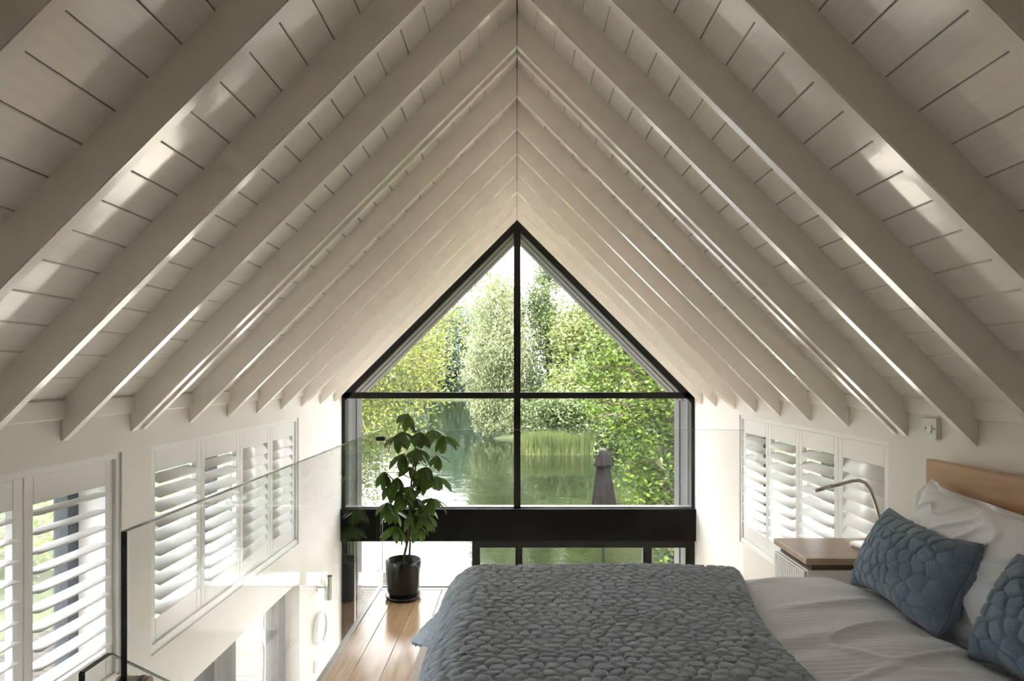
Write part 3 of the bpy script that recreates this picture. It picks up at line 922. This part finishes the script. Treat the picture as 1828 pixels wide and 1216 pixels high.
def rafter_ring(label, px, py, d, r=0.034):
    c = at(px, py, d + RT)
    c = c + Vector((0.022, 0.012, 0.022))
    t = tag_thing('ring_fitting', label, 'fitting', c[:], 'small round fittings behind the right rafters')
    fr(MB().lathe([(r * 0.86, -0.006), (r, -0.006), (r, 0.006), (r * 0.86, 0.006), (r * 0.86, -0.006)], 28, c, 'y'), 'rim', M['plastic'], t, c[:])
    fr(MB().lathe([(0.0, -0.003), (r * 0.87, -0.003), (r * 0.87, 0.004), (0.0, 0.004)], 28, c, 'y'), 'disc', M['shoe'], t, c[:])
rafter_ring('small round metal fitting tucked behind a right rafter at mid height', 1436, 488, 2.243)
rafter_ring('small round metal fitting tucked behind a right rafter near the ridge', 1384, 48, 1.447)

# ------------------------------------------------------------------ lower left wall: lamp, mirror, switch
off = (-WL, 5.13, EYE - 1.66)
wlamp = tag_thing('wall_lamp', 'brushed cylinder wall lamp on the lower left wall above the round mirror', 'lamp', off)
fr(MB().lathe([(0.0, 0.0), (0.035, 0.0), (0.035, 0.012), (0.0, 0.012)], 24, off, 'x'), 'wall_plate', M['chrome'], wlamp, off)
fr(MB().tube([(-WL + 0.01, 5.13, off[2]), (-WL + 0.06, 5.13, off[2])], 0.008, 10), 'arm', M['chrome'], wlamp, off)
fr(MB().lathe([(0.030, -0.09), (0.032, -0.09), (0.032, 0.09), (0.030, 0.09), (0.030, -0.09)], 28, (-WL + 0.085, 5.13, off[2])), 'shade', M['chrome'], wlamp, off)
fr(MB().lathe([(0, -0.06), (0.018, -0.055), (0.018, 0.05), (0, 0.06)], 16, (-WL + 0.085, 5.13, off[2])), 'bulb', M['white'], wlamp, off)
off = (-WL, 5.12, EYE - 1.97)
mir = tag_thing('round_mirror', 'round white-rimmed mirror on the lower left wall', 'mirror', off)
fr(MB().lathe([(0.0, 0.0), (0.118, 0.0), (0.125, 0.006), (0.125, 0.040), (0.112, 0.044), (0.112, 0.034)], 40, off, 'x'), 'rim', M['white'], mir, off)
fr(MB().lathe([(0.112, 0.030), (0.112, 0.035), (0.0, 0.035)], 40, off, 'x'), 'mirror_glass', M['mirror'], mir, off)
off = (-WL, 5.06, EYE - 2.24)
s2 = tag_thing('light_switch', 'small white switch on the lower left wall under the round mirror', 'light switch', off)
fr(MB().box(-WL, -WL + 0.012, 5.02, 5.10, off[2] - 0.043, off[2] + 0.043, 0.002), 'plate', M['plastic'], s2, off)
fr(MB().box(-WL + 0.012, -WL + 0.017, 5.045, 5.075, off[2] - 0.02, off[2] + 0.02, 0.001), 'rocker', M['plastic'], s2, off)

# ------------------------------------------------------------------ potted plant
PX, PY = -0.752, 4.33
off = (PX, PY, 0.001)
pp = tag_thing('potted_plant', 'tall umbrella plant in a black glazed pot at the loft corner', 'plant', off)
fr(MB().lathe([(0.0, 0.001), (0.098, 0.001), (0.112, 0.008), (0.118, 0.026), (0.110, 0.027), (0.100, 0.016), (0.0, 0.014)], 48, (PX, PY, 0)), 'saucer', M['pot'], pp, off).data.shade_smooth()
potm = fr(MB().lathe([(0.0, 0.015), (0.078, 0.015), (0.092, 0.022), (0.104, 0.060), (0.111, 0.12), (0.1145, 0.20), (0.1155, 0.252), (0.1125, 0.256), (0.108, 0.252), (0.105, 0.20), (0.0, 0.20)], 56, (PX, PY, 0)), 'pot', M['pot'], pp, off)
potm.data.shade_smooth()
fr(MB().lathe([(0.104, 0.205), (0.104, 0.212), (0.05, 0.222), (0.0, 0.226)], 32, (PX, PY, 0)), 'soil', M['soil'], pp, off).data.shade_smooth()
K = PY / F
def pp_at(px, py, dy=0.0):
    p = at(px, py, PY); return Vector((p.x, PY + dy, p.z))
stem1 = [(PX - 0.01, PY, 0.21)] + [pp_at(*q) for q in ((728, 965), (731, 925), (732, 890), (735, 855), (739, 820), (742, 790), (742, 772), (736, 756), (730, 744))]
stem2 = [(PX + 0.035, PY + 0.01, 0.21)] + [pp_at(q[0], q[1], 0.012) for q in ((732, 965), (734, 925), (735, 890), (738, 860), (742, 830), (748, 808))]
fr(MB().tube(stem1, [0.0085, 0.008, 0.0075, 0.007, 0.0065, 0.006, 0.005, 0.0045, 0.004, 0.003], 8), 'stem', M['stem'], pp, off).data.shade_smooth()
fr(MB().tube(stem2, [0.0075, 0.007, 0.0065, 0.006, 0.0055, 0.005, 0.004], 8), 'stem', M['stem'], pp, off).data.shade_smooth()
# leaflet: folded, drooping blade along +X
nl = 9
vs, fs = [], []
for i in range(nl):
    t = i / (nl - 1)
    wv_ = 0.21 * (math.sin(math.pi * min(1, t * 0.96 + 0.04)) ** 0.8) * (0.72 + 0.5 * t) if 0 < t < 1 else 0.004
    zc = 0.02 * t - 0.20 * t * t
    vs += [(t, -wv_, zc + 0.25 * wv_), (t, 0, zc), (t, wv_, zc + 0.25 * wv_)]
for i in range(nl - 1):
    for k in range(2):
        a = i * 3 + k
        fs.append((a, a + 3, a + 4, a + 1))
leaf_me = MB().add(vs, fs).mesh('leaf', M['plantleaf'], True)
wh = [(727, 739, 0.0), (706, 778, 0.02), (752, 770, -0.05), (772, 768, 0.05), (792, 778, -0.02), (747, 798, -0.09), (780, 815, 0.03), (738, 806, 0.08),
      (764, 832, -0.06), (730, 836, 0.06), (712, 850, -0.05), (694, 868, 0.04), (737, 864, -0.10), (757, 864, 0.09), (693, 895, -0.04), (744, 890, 0.0),
      (772, 892, 0.03), (767, 916, -0.07), (738, 912, -0.10), (708, 938, -0.02), (724, 770, -0.06), (716, 812, 0.05), (752, 848, 0.02), (722, 878, -0.08), (782, 850, -0.03), (756, 905, 0.07), (688, 842, -0.03), (748, 935, -0.04), (700, 915, 0.05)]
stem_pts = [Vector(p) for p in stem1[1:]] + [Vector(p) for p in stem2[1:]]
for j, (px, py, dy) in enumerate(wh):
    c = pp_at(px, py, dy)
    near = min(stem_pts, key=lambda q: (q - c).length + (0.25 if q.z > c.z + 0.02 else 0))
    midp = (near + c) / 2 + Vector((0, 0, 0.02))
    wp = fr(MB().tube([near, midp, c], [0.003, 0.0025, 0.0022], 6), 'leaf_stalk', M['stem'], pp, off)
    nleaf = 6 + (j % 3)
    a0 = rnd.uniform(0, 6.28)
    for k in range(nleaf):
        ang = a0 + 2 * math.pi * k / nleaf + rnd.uniform(-0.2, 0.2)
        L = rnd.uniform(0.10, 0.14)
        droop = rnd.uniform(0.35, 1.15)
        R = Matrix.Rotation(ang, 4, 'Z') @ Matrix.Rotation(droop, 4, 'Y') @ Matrix.Rotation(rnd.uniform(-0.5, 0.5), 4, 'X')
        tip = R @ Vector((L, 0, 0))
        if (c + tip).x < LOFT_X + 0.03 or (c + tip).y > LOFT_Y - 0.06:
            R = Matrix.Rotation(math.pi, 4, 'Z') @ R
            if (c + R @ Vector((L, 0, 0))).x < LOFT_X + 0.03: continue
        link('leaf', leaf_me, wp, Matrix.Translation(c - Vector(off)) @ R @ Matrix.Scale(L, 4))

# ------------------------------------------------------------------ outdoors: ground, lake, deck
def land(x, y):
    """signed: >0 land"""
    far = np.where(x > 0.6, 37.0, np.where(x > -0.04 * y, 46.0, 118.0)) + 0.06 * np.abs(x) ** 1.2
    s1 = y - far
    s2 = 12.4 - y
    s3 = -(x + 0.34 * y + 1.2)
    s4 = x - 9.0 - 0.12 * y
    return np.maximum.reduce([s1, s2, s3, s4])
gx = np.concatenate([np.linspace(-150, -30, 25)[:-1], np.linspace(-30, 30, 81)[:-1], np.linspace(30, 150, 25)])
gyv = np.concatenate([np.linspace(-40, 0, 9)[:-1], np.linspace(0, 60, 81)[:-1], np.linspace(60, 260, 61)])
GX, GY = np.meshgrid(gx, gyv, indexing='ij')
ls = land(GX, GY) + 0.8 * (vnoise(GX, GY, 51, 0.35) - 0.5)
H = np.where(ls > 0, -2.52 + 0.03 * np.minimum(ls, 20) * (GY > 13), -2.52 + 0.35 * np.maximum(ls, -4.0))
H = np.where((GY < 12.4), -2.48, H)
ground = link('ground', np_mesh('ground', np.stack([GX, GY, H], -1).reshape(-1, 3), grid_faces(len(gx), len(gyv)), M['ground']))
setp(ground, 'grassy banks around the lake', kind='structure')
lake = MB().add([(-90, 12.0, -2.9), (60, 12.0, -2.9), (60, 170, -2.9), (-90, 170, -2.9)], [(0, 1, 2, 3)]).build('lake', M['water'])
setp(lake, 'still green lake mirroring the trees', 'lake', kind='stuff')

def make_deck(name, label, x0, x1, y0, y1, mat):
    dk = setp(MB().box(x0, x1, y0, y1, GZ - 0.16, GZ - 0.05).build(name, M['darkgap']), label, kind='structure')
    me = MB().box(x0, x1, 0.004, 0.141, GZ - 0.05, GZ - 0.022, 0.004).mesh('deck_board', mat)
    y = y0
    while y < y1 - 0.1:
        link('deck_board', me, dk, Matrix.Translation((0, y, 0)))
        y += 0.145
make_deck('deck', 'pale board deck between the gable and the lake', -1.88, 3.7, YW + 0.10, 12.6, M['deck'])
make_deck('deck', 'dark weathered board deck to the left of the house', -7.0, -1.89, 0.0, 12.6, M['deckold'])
DZ = GZ - 0.022

# parasol
pc = at(1077, 900, 11.4)
off = (pc.x, 11.4, DZ)
par = tag_thing('parasol', 'closed taupe parasol standing on the deck by the lake', 'parasol', off)
ztop = at(1077, 802, 11.4).z
n = 64
rows = []
def folds(z0, z1, r0, r1, nr, amp, top_close=True):
    vs, fs = [], []
    for j in range(nr):
        t = j / (nr - 1)
        r = r0 + (r1 - r0) * t ** 0.8
        for i in range(n):
            a = 2 * math.pi * i / n
            rr = r * (1 + amp * (0.3 + 0.7 * t) * math.cos(8 * a + 0.6 * math.sin(3 * t)) + 0.06 * math.sin(3 * a + 2 * t))
            vs.append((pc.x + rr * math.cos(a), 11.4 + rr * math.sin(a), z0 + (z1 - z0) * t))
    for j in range(nr - 1):
        for i in range(n):
            fs.append((j * n + i, j * n + (i + 1) % n, (j + 1) * n + (i + 1) % n, (j + 1) * n + i))
    fs.append(tuple(range(n)))
    fs.append(tuple(range((nr - 1) * n, nr * n))[::-1])
    return MB().add(vs, fs)
fr(folds(ztop - 0.13, ztop - 1.28, 0.075, 0.225, 16, 0.16), 'canopy', M['parasol'], par, off).data.shade_smooth()
fr(folds(ztop - 0.02, ztop - 0.29, 0.045, 0.155, 8, 0.20), 'vent_flap', M['parasol'], par, off).data.shade_smooth()
fr(MB().lathe([(0.0, 0.02), (0.03, 0.018), (0.05, 0.0), (0.05, -0.04), (0.0, -0.045)], 20, (pc.x, 11.4, ztop)), 'cap', M['parasolcap'], par, off).data.shade_smooth()
fr(MB().tube([(pc.x, 11.4, DZ + 0.05), (pc.x, 11.4, ztop - 0.05)], 0.024, 12), 'pole', M['parasol'], par, off)
fr(MB().lathe([(0, 0), (0.26, 0), (0.26, 0.05), (0.05, 0.07), (0.04, 0.25), (0, 0.25)], 28, off), 'base', M['parasol'], par, off)

# garden chairs and table on the left deck
def garden_chair(x, y, rz, label):
    t = setp(empty('garden_chair', (x, y, DZ)), label, 'chair', 'white garden chairs on the deck')
    t.rotation_euler = (0, 0, rz)
    for i in range(6):
        MB().box(-0.22 + i * 0.074, -0.22 + i * 0.074 + 0.06, -0.22, 0.22, 0.44, 0.458, 0.003).build('seat_slat', M['whitemetal'], t)
    for sx in (-1, 1):
        MB().tube([(sx * 0.22, 0.22, 0), (sx * 0.22, 0.20, 0.44)], 0.016, 8).build('leg', M['whitemetal'], t)
        MB().tube([(sx * 0.22, -0.28, 0), (sx * 0.22, -0.20, 0.44), (sx * 0.21, -0.26, 0.90)], 0.016, 8).build('leg', M['whitemetal'], t)
    for i in range(4):
        z = 0.55 + i * 0.095
        MB().box(-0.21, 0.21, -0.225 - 0.012 * i, -0.205 - 0.012 * i, z, z + 0.055, 0.003).build('back_slat', M['whitemetal'], t)
    return t
garden_chair(-3.75, 8.85, 2.4, 'white slatted garden chair seen through the lower doorway, nearer the house')
garden_chair(-5.1, 9.7, -0.7, 'white slatted garden chair seen through the lower doorway, farther out')
off = (-4.45, 9.35, DZ)
tb = tag_thing('garden_table', 'round white garden table on the left of the deck', 'table', off)
fr(MB().lathe([(0, 0.70), (0.43, 0.70), (0.45, 0.71), (0.45, 0.725), (0, 0.73)], 36, off), 'table_top', M['whitemetal'], tb, off)
for k in range(3):
    a = k * 2.094 + 0.3
    fr(MB().tube([(off[0] + 0.36 * math.cos(a), off[1] + 0.36 * math.sin(a), DZ), (off[0] + 0.05 * math.cos(a), off[1] + 0.05 * math.sin(a), DZ + 0.4), (off[0] + 0.2 * math.cos(a), off[1] + 0.2 * math.sin(a), DZ + 0.71)], 0.016, 8), 'leg', M['whitemetal'], tb, off)

# ------------------------------------------------------------------ trees
def leaf_quads(C, L, Wd, rng, up=0.5, hang=0.0):
    n = len(C)
    nrm = rng.normal(size=(n, 3)); nrm[:, 2] = np.abs(nrm[:, 2]) + up
    nrm /= np.linalg.norm(nrm, axis=1)[:, None]
    d = rng.normal(size=(n, 3)); d[:, 2] -= hang
    d -= nrm * (d * nrm).sum(1)[:, None]
    d /= np.linalg.norm(d, axis=1)[:, None] + 1e-9
    s = np.cross(nrm, d)
    ln = (L * rng.uniform(0.6, 1.25, n))[:, None]
    wd = (Wd * rng.uniform(0.7, 1.2, n))[:, None]
    V = np.empty((n, 4, 3))
    V[:, 0] = C - d * ln * 0.5
    V[:, 1] = C - s * wd * 0.5 + d * ln * 0.06 + nrm * wd * 0.12
    V[:, 2] = C + d * ln * 0.5
    V[:, 3] = C + s * wd * 0.5 + d * ln * 0.06 + nrm * wd * 0.12
    return V.reshape(-1, 3), np.arange(n * 4).reshape(n, 4)

def tree(name, label, base, blobs, n, leaf, mat, seed, group, trunk_r=0.15, per=26, spread=0.14, up=0.5, hang=0.0, asp=0.5, twigs=24, shell=0.45, cat='tree', lean=None):
    """blobs = ellipsoids (cx,cy,cz,rx,ry,rz) of the crown; leaves gather in small sprays"""
    rng = np.random.default_rng(seed)
    t = setp(empty(name, base), label, cat, group)
    vol = np.array([b[3] * b[4] * b[5] for b in blobs]) ** 0.75
    cnt = np.maximum(1, (n / per * vol / vol.sum()).astype(int))
    Cs, tw = [], []
    for b, c in zip(blobs, cnt):
        d = rng.normal(size=(c, 3)); d /= np.linalg.norm(d, axis=1)[:, None]
        r = rng.random(c) ** shell
        ctr = np.array(b[:3]) + d * r[:, None] * np.array(b[3:6])
        tw.append((b, ctr))
        sg = spread * min(b[3:6]) if spread < 1 else spread - 1
        sp = rng.normal(size=(c, per, 3)) * sg * np.array([1, 1, 0.75])
        if hang:
            sp[..., 2] *= 2.6
        Cs.append((ctr[:, None, :] + sp).reshape(-1, 3))
    C = np.concatenate(Cs)
    V, Q = leaf_quads(C, leaf, leaf * asp, rng, up, hang)
    V = V - np.array(base)
    fo = link('foliage', np_mesh('foliage', V, Q, mat, False), t)
    fo['kind'] = 'stuff'
    mb = MB()
    bv = Vector(base)
    top = Vector(max(blobs, key=lambda b: b[2])[:3]) - bv
    if lean is None: lean = Vector((top.x, top.y, 0)) * 0.5
    pts = [Vector((0, 0, -0.05))]
    for q in (0.25, 0.5, 0.75, 1.0):
        pts.append(Vector((top.x * q ** 1.6, top.y * q ** 1.6, top.z * q)) + Vector((rng.normal() * 0.08, rng.normal() * 0.08, 0)) * top.z * 0.12)
    mb.tube(pts, [trunk_r * 1.15, trunk_r, trunk_r * 0.8, trunk_r * 0.5, trunk_r * 0.25], 8)
    mb.build('trunk', M['bark'], t, True)
    br = MB()
    for b, ctr in tw:
        bc = Vector(b[:3]) - bv
        k = min(range(1, 5), key=lambda i: (pts[i] - bc).length)
        st_ = pts[max(1, k - 1)]
        br.tube([st_, (st_ + bc) / 2 + Vector((0, 0, 0.1 * (bc - st_).length)), bc], [trunk_r * 0.4, trunk_r * 0.28, trunk_r * 0.15], 6, False)
        for i in rng.choice(len(ctr), min(len(ctr), max(3, twigs // len(blobs))), replace=False):
            e = Vector(ctr[i]) - bv
            br.tube([bc, (bc + e) / 2 + Vector(rng.normal(size=3)) * 0.06 * (e - bc).length, e], [trunk_r * 0.14, trunk_r * 0.09, trunk_r * 0.04], 5, False)
    br.build('branches', M['bark'], t, True)
    return t

def blob(px, py, d, rx, rz, ry=None):
    """crown lump centred at a frame position and distance; radii given in metres"""
    c = at(px, py, d)
    return (c.x, c.y, c.z, rx, ry or (rx + rz) / 2, rz)

GW, GL = 'trees around the lake', 'trees beside the house'
# left overhanging tree
tree('overhanging_tree', 'yellow-green tree leaning over the water from the left bank', (-8.0, 17.5, -2.5),
     [blob(690, 650, 17, 1.5, 1.0), blob(760, 640, 17.5, 0.8, 0.9), blob(645, 740, 16.5, 1.1, 1.2), blob(700, 790, 16.5, 0.9, 0.7), blob(600, 640, 17, 1.6, 1.6),
      blob(770, 560, 18, 1.0, 0.7), blob(848, 480, 18, 0.55, 0.5), blob(790, 500, 18.5, 0.9, 0.6), blob(560, 520, 18, 2.0, 1.8), blob(640, 850, 16.5, 0.8, 0.5), blob(500, 700, 16.5, 1.8, 2.0), blob(745, 705, 17, 0.7, 0.4)],
     42000, 0.115, M['l_left'], 101, GW, 0.22, 26, 1.19, 0.5, 0.3, 0.42, 80)
# right near tree
tree('waterside_tree', 'deep green broad-leaved tree reaching in at the right of the gable window', (5.0, 13.8, -2.5),
     [blob(1140, 640, 13.5, 0.9, 0.45), blob(1190, 720, 13, 0.75, 0.7), blob(1120, 740, 13.2, 0.7, 0.35), blob(1165, 820, 12.8, 0.5, 0.5), blob(1190, 880, 12.6, 0.55, 0.5), blob(1120, 830, 12.9, 0.3, 0.22),
      blob(1060, 655, 13.6, 0.45, 0.25), blob(1065, 715, 13.4, 0.45, 0.2), blob(1230, 640, 13.2, 0.9, 0.9), blob(1090, 585, 13.8, 0.6, 0.25), blob(1270, 800, 13, 0.9, 1.2), blob(1150, 900, 12.6, 0.4, 0.25),
      blob(1200, 985, 12.7, 0.5, 0.5)],
     15000, 0.115, M['l_right'], 102, GW, 0.2, 14, 1.11, 0.8, 0.2, 0.62, 60)
# centre willow
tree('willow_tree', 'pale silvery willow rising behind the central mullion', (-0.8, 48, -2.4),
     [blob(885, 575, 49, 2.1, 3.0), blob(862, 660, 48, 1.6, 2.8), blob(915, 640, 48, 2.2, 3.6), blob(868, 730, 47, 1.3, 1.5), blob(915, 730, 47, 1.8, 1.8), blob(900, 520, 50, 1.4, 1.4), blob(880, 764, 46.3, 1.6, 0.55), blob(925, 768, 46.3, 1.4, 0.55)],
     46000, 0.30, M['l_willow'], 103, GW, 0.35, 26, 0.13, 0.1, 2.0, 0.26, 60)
tree('slender_tree', 'slender grey-green tree right of the mullion with sky showing through', (2.5, 48, -2.4),
     [blob(980, 480, 49, 1.2, 1.8), blob(962, 545, 48.5, 1.5, 2.2), blob(990, 610, 48, 1.8, 2.4), blob(985, 700, 47, 2.0, 2.4), blob(960, 750, 45, 1.4, 1.4)],
     20000, 0.27, M['l_mid'], 104, GW, 0.25, 22, 0.15, 0.4, 0.4, 0.45, 50)
tree('lime_tree', 'bright lime-green tree behind the right-hand branches', (5.5, 44, -2.4),
     [blob(1050, 600, 45, 2.6, 2.6), blob(1080, 520, 46, 2.3, 2.3), blob(1130, 640, 44, 2.8, 2.8), blob(1040, 700, 42, 2.4, 1.8), blob(1120, 730, 42, 2.6, 1.8)],
     32000, 0.32, M['l_lime'], 105, GW, 0.25, 24, 0.15, 0.4, 0.3, 0.5, 40)
tree('tall_tree', 'tall mid-green tree at the far right of the lake', (11.5, 47, -2.4),
     [blob(1200, 560, 47, 3.6, 4.2), blob(1250, 650, 46, 3.6, 4.0), blob(1190, 700, 44, 3.0, 3.0), blob(1160, 460, 48, 2.6, 3.0), blob(1270, 480, 48, 3.5, 4.5)],
     26000, 0.40, M['l_mid'], 106, GW, 0.3, 22, 0.15, 0.4, 0.3, 0.5, 40)
tree('bank_shrub', 'bushy green shrub hanging over the far bank above the reeds', (3.8, 38, -2.45),
     [blob(1040, 745, 38, 1.6, 1.1), blob(1085, 770, 37.5, 1.4, 1.0), blob(990, 735, 38.5, 1.5, 1.0), blob(1130, 775, 37.5, 1.5, 1.1), blob(1180, 770, 38, 1.6, 1.4), blob(1060, 795, 37, 1.2, 0.5)],
     22000, 0.24, M['l_mid'], 107, GW, 0.12, 20, 0.2, 0.4, 0.3, 0.5, 24, cat='shrub')
tree('bank_shrub', 'low dark shrub at the waterline right of the reeds', (7.2, 37, -2.45),
     [blob(1120, 790, 36.5, 1.3, 0.7), blob(1170, 800, 36.5, 1.5, 0.8), blob(1230, 790, 36.5, 1.8, 1.2)],
     9000, 0.24, M['l_right'], 108, GW, 0.1, 18, 0.2, 0.4, 0.3, 0.5, 18, cat='shrub')
# distant trees on the left arm of the lake
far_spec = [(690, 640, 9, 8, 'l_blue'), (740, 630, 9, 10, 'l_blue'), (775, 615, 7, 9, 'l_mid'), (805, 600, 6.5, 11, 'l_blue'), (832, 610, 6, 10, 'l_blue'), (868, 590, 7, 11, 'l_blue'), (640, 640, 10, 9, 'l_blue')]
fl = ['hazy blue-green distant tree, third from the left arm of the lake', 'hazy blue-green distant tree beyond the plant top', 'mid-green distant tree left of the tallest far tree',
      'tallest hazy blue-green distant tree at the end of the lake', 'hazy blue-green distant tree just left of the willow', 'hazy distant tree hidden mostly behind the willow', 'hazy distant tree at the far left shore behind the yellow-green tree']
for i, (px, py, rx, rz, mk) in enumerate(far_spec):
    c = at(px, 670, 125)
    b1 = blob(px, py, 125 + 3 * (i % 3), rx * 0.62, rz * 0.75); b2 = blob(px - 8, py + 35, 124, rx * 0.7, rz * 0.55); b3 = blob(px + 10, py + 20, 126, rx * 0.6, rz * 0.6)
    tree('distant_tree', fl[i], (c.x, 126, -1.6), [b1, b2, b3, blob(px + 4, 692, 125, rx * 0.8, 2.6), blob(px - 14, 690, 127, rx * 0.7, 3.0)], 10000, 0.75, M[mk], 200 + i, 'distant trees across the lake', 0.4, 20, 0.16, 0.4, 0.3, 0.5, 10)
# right bank and side trees
tree('side_tree', 'olive tree outside the right-hand shutters', (6.8, 6.2, -2.48),
     [(6.2, 6.2, 0.9, 1.3, 1.3, 1.0), (6.6, 5.0, 0.0, 1.2, 1.2, 1.0), (6.4, 7.6, -0.3, 1.2, 1.2, 1.2)],
     5000, 0.13, M['l_side'], 301, GL, 0.13, 18, 1.2, 0.6, 0.2, 0.5, 40)
for i, (bx, by, sc_, lab) in enumerate(((-7.4, 3.0, 1.0, 'dark-branched tree outside the nearest left shutters'), (-9.5, 7.6, 1.25, 'leafy tree outside the left wall pier'),
                                       (-10.5, 12.5, 1.4, 'tree on the left bank beyond the deck end'))):
    bl = [(bx + dx * sc_, by + dy * sc_, z * sc_ - 0.2, 1.25 * sc_, 1.25 * sc_, 0.95 * sc_) for dx, dy, z in ((0.3, 0.2, 1.6), (-0.8, -0.6, 1.0), (0.6, -0.9, 0.5), (-0.4, 0.9, 0.7), (0.5, 0.9, -0.2), (0.7, -0.3, -1.0), (-0.5, 0.2, -1.4))]
    tree('side_tree', lab, (bx, by, -2.48), bl, 3000, 0.12 * sc_ ** 0.5, M['l_side'], 310 + i, GL, 0.14, 18, 1.2, 0.6, 0.2, 0.5, 60)

# reeds: one stand of blades nobody could count
rng = np.random.default_rng(77)
nr = 2600
bx = rng.uniform(0.5, 3.9, nr) + 0.25 * rng.normal(size=nr); by = rng.uniform(35.8, 37.2, nr)
h = rng.uniform(0.4, 1.1, nr) + 0.55 * vnoise(bx, bx * 0, 61, 2.5); lean = rng.normal(0, 0.14, (nr, 2))
wd = rng.uniform(0.018, 0.04, nr)
V = np.empty((nr, 3, 3))
zb = np.full(nr, -2.95)
V[:, 0] = np.stack([bx - wd, by, zb], 1); V[:, 1] = np.stack([bx + wd, by, zb], 1)
V[:, 2] = np.stack([bx + lean[:, 0], by + lean[:, 1], zb + h], 1)
reeds = link('reeds', np_mesh('reeds', V.reshape(-1, 3), np.arange(nr * 3).reshape(nr, 3), M['reed'], False))
setp(reeds, 'stand of yellow-green reeds along the far waterline', 'reeds', kind='stuff')
